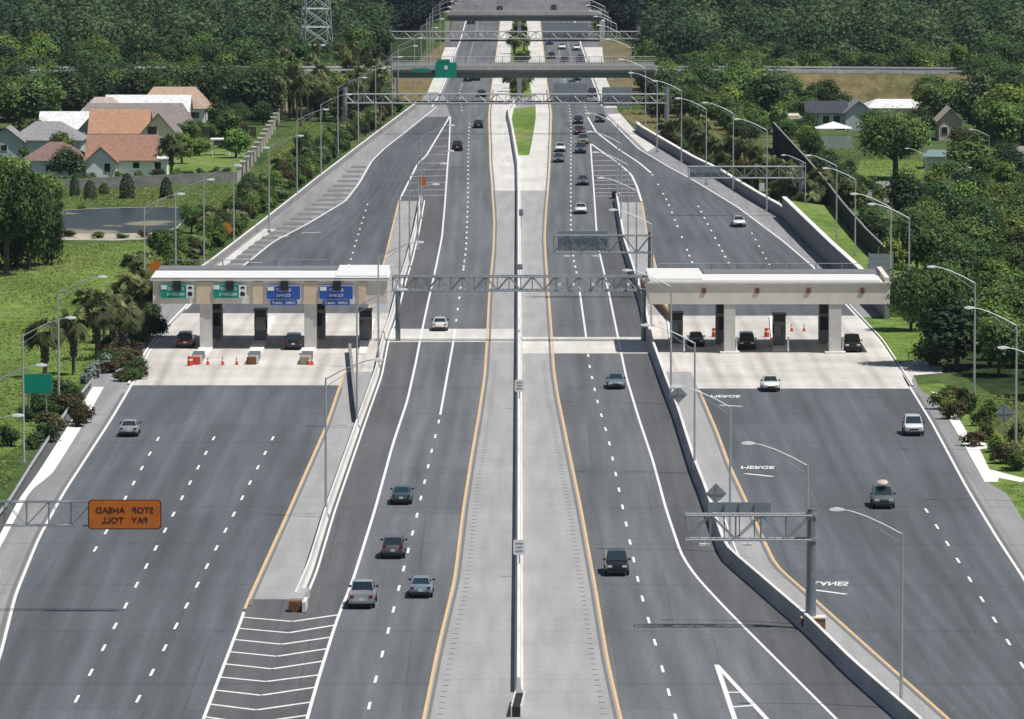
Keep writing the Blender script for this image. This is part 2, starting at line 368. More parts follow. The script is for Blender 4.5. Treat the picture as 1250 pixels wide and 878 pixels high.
wht_RP = Line([(741,143.5),(779.4,182),(817.8,205),(844,219),(900,253),(956,295),(991,324.6),(1030,369.4),(1073.6,415.8),(1107,467),(1138,517.6),(1180,596),(1216.8,657),(1250,707.7),(1330,850)], 4)
wht_RMf = Line([(735,130),(722.4,96),(710,57.6),(702,28),(696,5)])
out_R = Line([(735,58),(740,96),(748,115),(755,137),(779.4,164),(843.4,202.4),(875.4,218),(920,246),(953,265),(1012,324.6),(1060,370),(1078,388),(1092,410),(1112,450),(1123,477),(1143.6,487),(1202,589),(1219,583)], 3)
out_R2 = Line([(1119,470),(1145,492),(1202,589),(1228,600),(1262,657),(1290,700),(1380,850)], 3)
w_LMl = Line([(549.8,143),(541,113.6),(549,96),(560,60),(566,45),(571,25),(577,0)])

def flat(name, mt, fn, kind='structure'):
    mb = MB(); fn(mb); o = mb.build(name, mt); o['kind'] = kind; return o
def px_poly(mb, pts, z, dz=0):
    P = [at(x, y, 0) for x, y in pts]; mb.poly([(p.x, p.y, z) for p in P][::-1]); mb.uv += [(0, 0)]*len(P)

# ground sheet: fine in the middle, large enough to pass the horizon
def build_ground():
    mb = MB()
    xs = [-6000, -1500, -400, 400, 1500, 6000]; ys = [-800, 200, 1100, 2600, 12000]
    for x in xs:
        for y in ys: mb.v.append((x, y, 0))
    n = len(ys)
    for i in range(len(xs)-1):
        for j in range(n-1): mb.f.append([i*n+j, (i+1)*n+j, (i+1)*n+j+1, i*n+j+1]); mb.m.append(0)
    o = mb.build('ground', M['grass']); o['kind'] = 'structure'
build_ground()
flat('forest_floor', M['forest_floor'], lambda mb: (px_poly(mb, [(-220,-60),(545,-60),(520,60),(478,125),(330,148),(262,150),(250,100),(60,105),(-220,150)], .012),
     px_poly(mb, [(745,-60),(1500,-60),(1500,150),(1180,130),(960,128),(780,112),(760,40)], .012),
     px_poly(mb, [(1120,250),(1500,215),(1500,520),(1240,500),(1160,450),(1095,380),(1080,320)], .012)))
flat('lawn', M['lawn'], lambda mb: (px_poly(mb, [(-200,560),(-200,330),(60,300),(240,294),(262,300),(240,320),(165,400),(110,450),(60,520),(0,560)], .012),
     px_poly(mb, [(128,215),(150,190),(270,172),(300,185),(290,222),(200,225)], .012),
     px_poly(mb, [(1040,232),(1050,196),(1150,196),(1150,215),(1100,222)], .012),
     px_poly(mb, [(975,182),(990,168),(1010,168),(1010,185)], .012),
     px_poly(mb, [(1140,540),(1125,515),(1110,470),(1150,468),(1300,600),(1300,700),(1230,610)], .010),
     px_poly(mb, [(1052,388),(1112,382),(1140,432),(1122,439),(1093,444)], .029)))
flat('dry_verge', M['dry'], lambda mb: (px_poly(mb, [(478,125),(478,98),(545,50),(556,60),(530,98),(515,128)], .016),
     px_poly(mb, [(738,110),(742,98),(725,50),(780,55),(800,100),(800,112)], .016),
     px_poly(mb, [(757,140),(762,134),(880,140),(930,200),(860,200),(800,170)], .016),
     px_poly(mb, [(1020,135),(1020,128),(1175,128),(1175,140)], .016)))
# pavement under everything (grey shoulders)
flat('shoulder', M['shoulder'], lambda mb: (band(mb, out_L, out_R, 486, 58, .02), band(mb, out_L, out_R2, 900, 486, .02)))
far_L = Line([(553,25.6),(548,14),(545,5),(520,-40)], 2); far_R = Line([(722,30),(735,24),(760,14),(800,5),(860,-40)], 2)
flat('far_road', M['asph_far'], lambda mb: (band(mb, out_L, Line([(735,58),(722,30),(714,5)]), 58, 14, .02), band(mb, far_L, far_R, 26, -45, .035)))
flat('far_frontage_road', M['conc_l'], lambda mb: (px_poly(mb, [(790,23),(880,30),(880,28.5),(790,21)], .03), px_poly(mb, [(800,3),(880,5),(880,0),(800,-2)], .03)))
# concrete median and inner shoulders
flat('median_shoulder', M['conc'], lambda mb: band(mb, yel_LM, yel_RM, 900, 233, .035))
def med_far(mb):
    band(mb, yel_LM, yel_RM, 233, 190, .035)
    gL = Line([(636,196),(633,190),(628,165),(624.5,145),(627,133),(622,118),(621.6,96),(623,64),(625.6,25.6),(627,5)], 1)
    gR = Line([(637,196),(646,190),(650,170),(654,145),(654,130),(649,118),(646,96),(645,64),(643,25.6),(642,5)], 1)
    band(mb, yel_LM, gL, 190, 14, .035); band(mb, gR, yel_RM, 190, 14, .035)
flat('median_shoulder_far', M['conc_l'], med_far)
flat('median_grass', M['lawn'], lambda mb: (px_poly(mb, [(621.6,119),(622,96),(624,64),(626,24),(642.5,24),(645,64),(646,96),(649,119)], .032), px_poly(mb, [(627,133),(654,130),(654,145),(650,170),(646,190),(633,190),(629,165),(624.6,146)], .026)))
# carriageways
flat('road_outbound', M['asph'], lambda mb: (band(mb, wht_LM, yel_LM, 900, 143, .03, 2), band(mb, w_LMl, yel_LM, 143, 14, .03, 3)))
flat('road_inbound', M['asph'], lambda mb: (band(mb, yel_RM, wht_RM, 900, 176, .03, 2), band(mb, yel_RM, Line([(721,176),(745,150),(735,130),(722.4,96),(710,57.6),(702,28),(696,5)],1), 176, 14, .03, 3)))
def lp(mb):
    band(mb, wht_LP, yel_LP, 900, 143, .031, 4)
flat('toll_road_outbound', M['asph_plaza'], lp)
flat('toll_road_inbound', M['asph_plaza'], lambda mb: band(mb, goreR2, wht_RP, 900, 150, .031, 5))
flat('side_lane_outbound', M['asph_dark'], lambda mb: (band(mb, off(bar_L, .3), wht_LM, 742, 240, .033), band(mb, yel_LP, wht_LM, 900, 733, .034), band(mb, yel_LP, wht_LM, 246, 143, .034)))
flat('side_lane_inbound', M['asph_dark'], lambda mb: (band(mb, wht_RM, off(bar_R, -.3), 900, 246, .033), band(mb, wht_RM, goreR2, 247, 177, .034)))
flat('exit_taper', M['asph_plaza'], lambda mb: px_poly(mb, [(717,143),(741,143.5),(779.4,182),(817.8,205),(846,221),(782,240),(771,214),(722,177)], .0325))
flat('island_paving', M['conc'], lambda mb: (band(mb, yel_LP, bar_L, 733, 246, .07), band(mb, bar_R, goreR2, 900, 248, .07)))
# concrete pads at the plazas
flat('toll_pad_outbound', M['conc_pad'], lambda mb: (band(mb, wht_LP, yel_LP, 471, 383, .045, 4), band(mb, yel_LP, off(bar_L,-.2), 455, 383, .082)))
flat('toll_pad_inbound', M['conc_pad'], lambda mb: (band(mb, goreR2, wht_RP, 475, 386, .045, 4), band(mb, off(bar_R,.2), goreR2, 455, 386, .082), px_poly(mb, [(1104,464),(1096,445),(1120,440),(1152,449),(1150,456),(1115,459),(1110,474)], .05)))
flat('concrete_band', M['conc_l'], lambda mb: (band(mb, off(bar_L, .4), off(ctr, -.4), 418, 402, .044), band(mb, off(ctr, .4), off(bar_R, -.4), 432, 412, .044)))
flat('gutter_strip', M['conc_white'], lambda mb: (band(mb, strip_LL, strip_LR, 730, 473, .045), px_poly(mb, [(1136.6,478.4),(1155,482),(1158,490),(1186,538),(1222,546),(1196,549),(1208,573.7),(1260,587),(1260,592),(1219,584),(1218,589),(1202,589),(1170,532),(1143.6,487)], .045)))
flat('rail_base', M['asph_dark'], lambda mb: band(mb, out_L, strip_LL, 730, 473, .04))
flat('guard_apron', M['conc_l'], lambda mb: (band(mb, off(out_L, .7), lambda Y: .45*wht_LP(Y)+.55*out_L(Y), 330, 280, .05), band(mb, out_L, lambda Y: .9*wht_far(Y)+.1*out_L(Y), 113, 58, .05), band(mb, lambda Y: wht_RMf(Y)+.5, out_R, 132, 58, .05), px_poly(mb, [(741,140),(757,139),(779,164),(800,180),(790,186)], .05)))
# kerbs: raised edges of the islands
def kerb(mb, f, py0, py1, wd=.3, z0=.0, h=.16):
    Y = samples(py0, py1, 5); X = f(Y); o = len(mb.v)
    for i, y in enumerate(Y):
        x = float(X[i]); mb.v += [(x-wd/2, y, z0), (x-wd/2, y, h), (x+wd/2, y, h), (x+wd/2, y, z0)]
    for i in range(len(Y)-1):
        for j in range(3): a = o+4*i+j; mb.f.append([a, a+4, a+5, a+1]); mb.m.append(0)
flat('kerb', M['conc_white'], lambda mb: (kerb(mb, off(bar_L, .62), 738, 246, .15), kerb(mb, off(bar_R, 1.05), 900, 600, .12), kerb(mb, lambda Y: wht_RP(Y)+.35, 472, 372, .15), kerb(mb, lambda Y: wht_LP(Y)-.35, 470, 372, .2)))

# ---- painted markings
def marks(mb):
    stripe(mb, wht_LM, .23, 900, 143); stripe(mb, wht_LP, .23, 900, 408); stripe(mb, wht_LP, .25, 378, 131); stripe(mb, yel_LP, .23, 900, 748)
    stripe(mb, yel_LP, .28, 246, 142)
    stripe(mb, wht_far, .3, 131, 20); stripe(mb, wht_RM, .22, 900, 176); stripe(mb, goreR2, .32, 246, 176); stripe(mb, line_R1, .32, 211.4, 143.4, .052)
    stripe(mb, wht_RP, .22, 900, 385); stripe(mb, wht_RP, .25, 385, 143); stripe(mb, wht_RMf, .28, 130, 20)
    stripe(mb, dash_LM, .22, 507, 403); stripe(mb, dash_RM, .22, 412, 350)
    dashes(mb, dash_LM, [862.4,830.1,799.3,770.7,744.9,718.7,694.9,672.9,651.4,629.7,608.8,588.8,569.9,551.2,533.2,515.3], ln=3.4)
    dashes(mb, dash_LM, [391.6,378,364,352], wd=.22)
    y = 329.4
    rows = [329.4, 320]
    r = 325.8
    while r > 150: rows.append(r); r -= 6.75*((r+YH*-1)/559)**1.5
    dashes(mb, dash_LM, rows, wd=.22, ln=3.2)
    dashes(mb, dash_RM, [877,846,817.5,785,758,731.5,707.5,684,662.5,640.5,619.6,598.6,579.4,560.6,542,524.6,507.6,490.9,476,461.5,448,434.6], ln=3.4)
    r = 333; rows = []
    while r > 60: rows.append(r); r -= 6.9*((r+YH*-1)/593)**1.5
    dashes(mb, dash_RM, rows, wd=.22, ln=3.0)
    r = 135; rows = []
    l3 = lambda Y: .33*yel_LM(Y)+.67*w_LMl(Y)
    l4 = lambda Y: .33*yel_RM(Y)+.67*wht_RMf(Y)
    while r > 20: rows.append(r); r -= 6.9*((r+260)/593)**1.5
    dashes(mb, l3, rows, wd=.2, ln=3.0); dashes(mb, l4, rows, wd=.2, ln=3.0)
    A = Line([(192.7,536.6),(153,608.8),(129.9,650),(116,671),(60,770)]); B = Line([(260.8,535.8),(222.4,608),(94,854),(80,880)]); C_ = Line([(333.3,535),(305.6,589),(296,608),(170,851.8),(155,880)])
    ra = [536.6,554.5,572.2,590.4,608.8,629]
    dashes(mb, A, ra + [650, 671], ln=3.4); 
    full = [535.8,553.7,571.2,590,608.4,628.5,648.1,669.7,691.9,714.7,740,765,791.6,821.7,854]
    dashes(mb, B, full, ln=3.4); dashes(mb, C_, full, ln=3.4)
    U = Line([(426,324),(448.6,250)]); dashes(mb, U, [324,316.6,309,301,294.3,286.6,280.2,273,266.1,257.6,250], ln=2.6)
    R1 = Line([(796,213),(813.7,244),(844.7,320.4)]); dashes(mb, R1, [214,225.6,237,244,251,260,269,276.7,290,305.5,312.7,320.4], ln=3, wd=.24)
    R2 = Line([(852.4,252.5),(889.5,321.7)]); dashes(mb, R2, [252.5,259,266.5,274,282,291,300,307,314,321.7], ln=3, wd=.24)
    R3 = Line([(905,262),(918,285.4),(939,323)]); dashes(mb, R3, [285.4,293,301,309,316,323], ln=2.4)
    R4 = Line([(1131,624),(1143.9,643.7),(1156.5,664.3),(1169.5,684.9),(1184,708),(1198.7,732.4),(1214,757.4),(1231,784.7),(1248,813)]); dashes(mb, R4, [624,643.7,664.3,684.9,708,732.4,757.4,784.7,813], ln=3.2)
    # chevrons of the outbound gore
    L_ = [754.3,767.9,781.5,796.4,811.3,827.4,843.3,860.4,876]; Rr = [751.4,764,778.7,792.8,808,824.8,839.8,858,874]
    Ap = [(357.3,759.6),(352.9,773.4),(344,787.5),(338.2,802.2),(332.3,817.5),(325,833),(319,849.8),(313.2,867.7),(306,884)]
    def seg(p, q, wd=.42, z=.052):
        p = at(*p); q = at(*q); d = (q-p); d.z = 0; d.normalize(); n = Vector((-d.y, d.x, 0))*wd/2
        mb.poly([(p-n)[:2] + (z,), (q-n)[:2] + (z,), (q+n)[:2] + (z,), (p+n)[:2] + (z,)])
    for l, r_, a in zip(L_, Rr, Ap):
        xl = yel_LP(Yof(l))[0]; xr = wht_LM(Yof(r_))[0]
        pl = CX + xl*F/(Yof(l)*math.cos(PIT)+HC*math.sin(PIT)); pr = CX + xr*F/(Yof(r_)*math.cos(PIT)+HC*math.sin(PIT))
        seg((pl, l), a); seg(a, (pr, r_), z=.056)
    # far chevrons
    for r_ in (160, 170, 180, 190, 200, 208, 216, 224, 233, 240):
        xl = float(yel_LP(Yof(r_))[0]); xr = float(wht_LM(Yof(r_))[0]); y = Yof(r_)
        mb.poly([(xl, y, .052), (xr, y+2, .052), (xr, y+2.45, .052), (xl, y+.45, .052)])
    for r_ in (191, 197, 203, 209, 215, 221, 226, 231, 236, 240):
        xl = float(wht_RM(Yof(r_))[0]); xr = float(goreR2(Yof(r_))[0]); y = Yof(r_)
        mb.poly([(xl, y, .052), (xr, y+1, .052), (xr, y+1.5, .052), (xl, y+.5, .052)])
    # gore at the lower right
    seg((874.8,812.5), (898,882), .34); seg((874.8,812.5), (940,883), .34, .054)
    seg((889,846), (906,846), .5, .05); seg((893.5,864), (921,862), .5, .05)
    # bars under the road words
    seg((878,495.3), (906,496.8), .5); seg((909,578.8), (943.5,582.5), .55); seg((994,721), (1033,726.3), .5)
    # rumble bars on the outbound plaza approach
    for (a, b) in (((340,290),(352,288.5)),((368,285),(392,284)),((560-150,246),(425,245.5)),((300,321),(320,321)),((264,374),(274,374))): seg(a, b, .5)
flat('lane_markings', M['paint_w'], marks)
def ymarks(mb):
    stripe(mb, off(yel_LM, -.05), .2, 900, 14, .054); stripe(mb, off(yel_RM, .05), .2, 900, 14, .054)
    stripe(mb, yel_LP, .22, 745, 455, .09); stripe(mb, yel_LP, .22, 378, 247, .09); stripe(mb, goreR2, .22, 900, 478, .09); stripe(mb, goreR2, .22, 386, 247, .09)
flat('edge_markings', M['paint_y'], ymarks)
def seams(mb):                                    # dark edge beside the yellow lines and rumble slots in the concrete
    stripe(mb, off(yel_LM, .28), .22, 900, 110, .048); stripe(mb, off(yel_RM, -.28), .22, 900, 110, .048)
    stripe(mb, off(wht_LP, -.35), .3, 900, 480, .048); stripe(mb, off(wht_RP, .35), .25, 900, 480, .048); stripe(mb, off(yel_LP, .3), .2, 740, 475, .09); stripe(mb, off(goreR2, -.3), .2, 900, 480, .09)
    y = Yof(880)
    while y < Yof(440):
        for f, s in ((yel_LM, 1), (yel_RM, -1)):
            x = float(f(y)[0]) + s*1.0
            mb.poly([(x-.2, y, .05), (x+.2, y, .05), (x+.2, y+.22, .05), (x-.2, y+.22, .05)])
        y += 2.6
    for r_ in np.arange(205, 322, 5.8):                 # worn bars over the outbound taper
        y = Yof(r_); a = float(wht_LP(y)[0]); b = float(out_L(y)[0]); b = a + (b-a)*.55
        if r_ > 180: mb.poly([(b, y, .053), (a-.3, y, .053), (a-.3, y+4.4, .053), (b, y+4.4, .053)])
flat('road_seams', mat('seam_grey', (.165, .165, .165), .9), seams)

# ------------------------------------------------------------------ writing
def text_mesh(body, size, width=None, bold=0.012, flipx=False, flipy=False):
    cu = bpy.data.curves.new('t', 'FONT'); cu.body = body; cu.size = size; cu.align_x = 'CENTER'; cu.align_y = 'CENTER'
    cu.offset = bold*size; cu.extrude = 0.006
    ob = bpy.data.objects.new('t', cu); COL.objects.link(ob)
    dg = bpy.context.evaluated_depsgraph_get(); dg.update()
    me = bpy.data.meshes.new_from_object(ob.evaluated_get(dg))
    bpy.data.objects.remove(ob)
    v = np.array([x.co[:] for x in me.vertices])
    v[:, :2] -= (v[:, :2].max(0)+v[:, :2].min(0))/2
    if width: v[:, 0] *= width/(v[:, 0].max()-v[:, 0].min())
    h = v[:, 1].max()-v[:, 1].min(); v[:, 1] *= size*.72/h if h else 1
    if flipx: v[:, 0] *= -1
    if flipy: v[:, 1] *= -1
    me.vertices.foreach_set('co', v.ravel())
    if flipx != flipy: me.flip_normals()
    me.update(); return me
def lettering(body, size, width, m, parent, loc, rot=(math.pi/2, 0, 0), flipx=True, flipy=False, name='lettering', bold=.012):
    me = text_mesh(body, size, width, flipx=flipx, flipy=flipy, bold=bold); me.name = name; me.materials.append(m)
    o = bpy.data.objects.new(name, me); COL.objects.link(o); o.parent = parent; o.location = loc; o.rotation_euler = rot
    return o
for wd_, (px, py), wm in (('MERGE', (885.5, 484.6), 3.0), ('MERGE', (925, 571.5), 3.0), ('LANES', (1015, 713.5), 2.6)):
    p = at(px, py)
    o = lettering(wd_, 3.4, wm, M['paint_w'], None, (p.x, p.y, .058), rot=(0, 0, -.08), flipx=False, flipy=True, name='road_lettering', bold=.02); o['kind'] = 'structure'

# ------------------------------------------------------------------ barriers, rails, walls
def extr(mb, f, prof, py0, py1, step=5, caps=True, m=0):
    Y = samples(py0, py1, step); X = f(Y); dx = np.gradient(X, Y); o = len(mb.v); n = len(prof)
    for i, y in enumerate(Y):
        k = math.sqrt(1+dx[i]**2)
        for (u, z) in prof: mb.v.append((float(X[i])+u*k, float(y), z))
    for i in range(len(Y)-1):
        for j in range(n):
            a = o+i*n+j; b = o+i*n+(j+1) % n; mb.f.append([a, b, b+n, a+n]); mb.m.append(m)
    if caps: mb.f.append([o+j for j in range(n-1, -1, -1)]); mb.f.append([o+(len(Y)-1)*n+j for j in range(n)]); mb.m += [m, m]
JERSEY = [(-.32, .02), (.32, .02), (.30, .1), (.17, .32), (.11, 1.07), (-.11, 1.07), (-.17, .32), (-.30, .1)]
mb = MB(); extr(mb, ctr, JERSEY, 846, 129.5)
o = mb.build('median_barrier', M['barrier']); tag(o, 'long white concrete barrier down the middle of the whole highway', 'barrier')
TALL = [(-.42, .02), (.28, .02), (.26, .12), (.14, .35), (.12, 1.15), (-.12, 1.15), (-.2, .35), (-.4, .12)]
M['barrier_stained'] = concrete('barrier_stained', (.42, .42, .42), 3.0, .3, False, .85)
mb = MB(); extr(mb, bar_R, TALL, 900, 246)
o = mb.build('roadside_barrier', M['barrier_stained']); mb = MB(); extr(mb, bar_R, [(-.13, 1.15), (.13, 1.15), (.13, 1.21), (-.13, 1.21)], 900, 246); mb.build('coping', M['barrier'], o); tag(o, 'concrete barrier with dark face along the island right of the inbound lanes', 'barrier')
mb = MB(); extr(mb, bar_L, [(-.25, .02), (.25, .02), (.2, .12), (.1, .35), (.07, .95), (-.07, .95), (-.1, .35), (-.2, .12)], 738, 242)
o = mb.build('roadside_barrier', M['barrier']); tag(o, 'pale concrete barrier along the island left of the outbound lanes', 'barrier')
SMALL = [(-.2, .02), (.2, .02), (.12, .85), (-.12, .85)]
mb = MB(); extr(mb, out_L, [(-.25, .02), (.25, .02), (.2, .3), (.12, .8), (-.12, .8), (-.2, .3)], 368, 130)
o = mb.build('roadside_barrier', M['wall_c']); mb = MB(); extr(mb, out_L, [(-.14, .8), (.14, .8), (.14, .9), (-.14, .9)], 368, 130); mb.build('coping', M['barrier'], o); tag(o, 'low concrete barrier on the left edge beyond the outbound toll plaza', 'barrier')
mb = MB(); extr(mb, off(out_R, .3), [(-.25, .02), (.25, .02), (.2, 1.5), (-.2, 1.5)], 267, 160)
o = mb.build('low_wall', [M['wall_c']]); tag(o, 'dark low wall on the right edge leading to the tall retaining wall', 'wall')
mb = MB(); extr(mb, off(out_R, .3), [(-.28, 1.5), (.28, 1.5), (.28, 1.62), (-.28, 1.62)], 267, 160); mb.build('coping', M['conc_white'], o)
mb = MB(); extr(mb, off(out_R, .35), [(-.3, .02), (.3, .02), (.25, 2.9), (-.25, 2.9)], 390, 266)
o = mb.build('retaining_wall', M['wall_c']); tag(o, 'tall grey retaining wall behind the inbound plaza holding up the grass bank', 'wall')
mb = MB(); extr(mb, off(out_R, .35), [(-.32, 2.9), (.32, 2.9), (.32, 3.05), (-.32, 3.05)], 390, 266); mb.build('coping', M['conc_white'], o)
# grass bank behind the wall
fence_R = Line([(944,181),(985,229),(1004,252),(1030,288),(1057,321),(1085,350),(1105,375)], 3)
def bank(mb):
    Y = samples(388, 268, 5); xw = out_R(Y)+.6; xf = fence_R(Y)
    for i, y in enumerate(Y):
        f0 = max(float(xf[i]), float(xw[i])+1.5); mb.v += [(float(xw[i]), y, 2.75), (f0, y, 1.9), (f0+.6, y, 1.6), (f0+7, y, .01)]
    for i in range(len(Y)-1):
        for j in range(3): a = 4*i+j; mb.f.append([a, a+1, a+5, a+4]); mb.m.append(0)
    n = len(Y)-1
    for e in (0, n):
        x0, x1, x2, x3 = [mb.v[4*e+k] for k in range(4)]; y0 = x0[1]
        b = len(mb.v); dy = -.02 if e == 0 else 6
        mb.v += [(x0[0], y0+dy, 0), (x3[0], y0+dy, 0)]; mb.f.append([4*e, 4*e+1, 4*e+2, 4*e+3, b+1, b]); mb.m.append(0)
flat('grass_bank', M['lawn'], bank)
# left guard rail with posts
def guardrail(name, f, py0, py1, label):
    o = empty(name, (0, 0, 0), 0, label, 'guard rail')
    p0 = at(0, py0); mb = MB()
    extr(mb, f, [(-.04, .45), (.05, .47), (.02, .6), (.05, .74), (-.04, .78)], py0, py1, 4); mb.build('rail', M['alu'], o)
    Y = np.arange(Yof(py0), Yof(py1), 1.9*2); mb = MB()
    for y in Y: MB().box((float(f(y)[0])-.1, y, .37), (.12, .16, .74)).build('rail_post', M['steel_d'], o)
    return o
guardrail('guard_rail', off(out_L, .3), 760, 469, 'steel guard rail on posts along the lower left edge of the toll road')
# boundary fence on the right (dark, tall)
mb = MB(); extr(mb, fence_R, [(-.1, 0), (.1, 0), (.1, 4.4), (-.1, 4.4)], 345, 181, 3)
o = mb.build('boundary_fence', M['fence_d']); tag(o, 'tall dark boundary fence behind the grass bank on the right', 'fence')
mb = MB(); extr(mb, fence_R, [(-.12, 4.4), (.12, 4.4), (.12, 4.48), (-.12, 4.48)], 345, 181, 3); mb.build('top_rail', M['wall_c'], o)
for y in np.arange(Yof(345), Yof(181), 4.0): MB().box((float(fence_R(y)[0])-.16, y, 2.25), (.12, .25, 4.4)).build('fence_post', M['fence_d'], o)
# cream post fence on the left
wl = Line([(290,224),(306,203),(317,187),(326,172),(335,157),(341,146),(347,138),(352,132)], 1)
o = empty('post_fence', (0, 0, 0), 0, 'cream square posts with dark railings running uphill beside the houses', 'fence')
Y = np.linspace(Yof(222), Yof(136), 17)
for y in Y:
    x = float(wl(y)[0]); mb = MB().box((x, y, 1.15), (.75, .75, 2.3)).box((x, y, 2.38), (.95, .95, .16)); mb.build('fence_post', M['post_cream'], o)
mb = MB(); extr(mb, wl, [(-.06, .1), (.06, .1), (.06, 1.75), (-.06, 1.75)], 222, 136, 3); mb.build('railing', M['fence_d'], o)
# grey garden wall behind the pond
mb = MB(); a = at(62, 232); b = at(292, 222)
mb.box(((a.x+b.x)/2, (a.y+b.y)/2, .8), ((b-a).length, .25, 1.6), math.atan2(b.y-a.y, b.x-a.x))
o = mb.build('garden_wall', mat('garden_wall_grey', (.2, .2, .19), .9, noise=.3, nscale=1)); tag(o, 'low grey garden wall between the pond and the white house', 'wall')

# ------------------------------------------------------------------ pond
def pond():
    flat('pond_shore', M['mud'], lambda mb: px_poly(mb, [(60,293),(56,284),(58,263),(80,256.5),(130,254),(198,252.5),(241,255),(229,264),(218,277),(211,291),(140,294)], .03))
    flat('pond', M['pond'], lambda mb: (px_poly(mb, [(58,284),(60,262),(80,257),(130,254.5),(198,253),(240,255.5),(228,264),(216,277),(200,284),(160,285),(120,286),(80,285)], .042)))
pond()

# ------------------------------------------------------------------ street lamps
def make_lamp(h=11.9):
    r = empty('street_lamp', (0, 0, 0))
    MB().box((0, 0, .18), (.5, .5, .36)).build('base_plate', M['conc'], r)
    MB().tube((0, 0, .3), (0, 0, h), .13, .075, 10).build('pole', M['alu'], r, 40)
    pts = [(0, 0, h-.1), (1.2, 0, h+.55), (2.4, 0, h+1.1), (3.4, 0, h+1.45), (4.0, 0, h+1.55)]
    mb = MB().path(pts, [.06, .055, .05, .045, .045], 6); mb.path([(0, 0, h-.75), (1.3, 0, h+.1), (2.6, 0, h+1.05)], .025, 5)
    mb.build('arm', M['alu'], r)
    lh = MB(); 
    lh.add([(3.9,-.1,h+1.5),(3.9,.1,h+1.5),(3.9,.1,h+1.62),(3.9,-.1,h+1.62),(4.35,-.2,h+1.46),(4.35,.2,h+1.46),(4.35,.14,h+1.7),(4.35,-.14,h+1.7),(4.85,-.13,h+1.5),(4.85,.13,h+1.5),(4.85,.1,h+1.62),(4.85,-.1,h+1.62)],
           [(0,1,5,4),(1,2,6,5),(2,3,7,6),(3,0,4,7),(4,5,9,8),(5,6,10,9),(6,7,11,10),(7,4,8,11),(3,2,1,0),(8,9,10,11)])
    l = lh.build('lamp_head', M['white'], r, 60)
    MB().box((4.42, 0, h+1.43), (.5, .26, .07)).build('lens', M['lamp_glass'], l)
    return r
LAMP = make_lamp(); first = [True]
NUM = ['nearest', 'second nearest', 'third nearest', 'fourth nearest', 'fifth nearest', 'sixth nearest', 'seventh nearest', 'eighth nearest', 'ninth nearest', 'tenth nearest'] + ['%dth nearest' % k for k in range(11, 40)]
def lamp(x, y, d, label, group, h=None, z=0, rz=0):
    o = LAMP if first[0] else copy_tree(LAMP); first[0] = False
    o.location = (x, y, z); o.rotation_euler = (0, 0, (0 if d > 0 else math.pi)+rz)
    if h: o.scale = (h/11.9,)*3
    tag(o, label, 'street lamp', group)
def lamp_row(lst, d, where, group):
    lst = sorted(lst, key=lambda t: -t[1])
    for i, t in enumerate(lst):
        x, top = t[:2]; b = base_of(top, 11.9); p = at(x, b)
        lamp(p.x, p.y, d, '%s street lamp %s' % (NUM[i], where), group)
lamp_row([(72,356),(29,407.5),(-12,467),(-46,530),(176.7,252),(214.6,234),(249,216),(285.5,194),(328.5,179),(362.5,146),(391.8,127),(412.6,106),(437.4,94),(458.6,80),(478.5,66),(486,56),(506,43),(514,32),(521,23),(524.5,17),(528,10),(537,2)], 1, 'in the row along the left verge', 'street lamps on the left verge')
lamp_row([(398,460),(436,372),(462,312.7),(488,240),(500,214),(510,198),(514,166)], 1, 'on the concrete island beside the outbound lanes', 'street lamps on the left island')
lamp_row([(1100,648),(985,565),(891,494),(847.8,416.7),(819,348),(795,272),(776.8,232),(766.8,200),(758,174),(753.7,151)], -1, 'on the concrete island beside the inbound lanes', 'street lamps on the right island')
lamp_row([(1285,445),(1240,395),(1189.4,343.5),(1109.4,264.8),(1087,252),(936,158),(895,137.4),(862,132),(831.8,110),(802,100),(788,83),(770,58),(757,40),(752.5,29),(745.6,22),(742,15),(738.4,8)], -1, 'in the row along the right verge', 'street lamps on the right verge')
for i, (x, top, bot) in enumerate(((1043.8,223,318),(1021,206.5,296),(983,200,272))):
    p = at(x, bot, 2.0) if i < 2 else at(x, bot); 
    lamp(p.x, p.y, -1, ['lamp post on the grass bank just left of the dark fence, nearer one', 'lamp post on the grass bank beside the dark fence, farther one', 'lamp post beside the right cantilever sign frame behind the low wall'][i], 'street lamps on the right verge', h=(bot-top)/sc(bot)*1.02, z=p.z)
for x, top, lb in ((1207,165.5,'small street lamp among trees at far right in front of the dark wood'), (1129.6,189,'small street lamp behind the spreading tree on the right'), (1159.5,213,'small street lamp above the shrubs right of the cul-de-sac')):
    b = base_of(top, 7.5); p = at(x, b); lamp(p.x, p.y, -1 if x < 1155 or x > 1200 else 1, lb, 'street lamps by the right-hand houses', h=7.5)

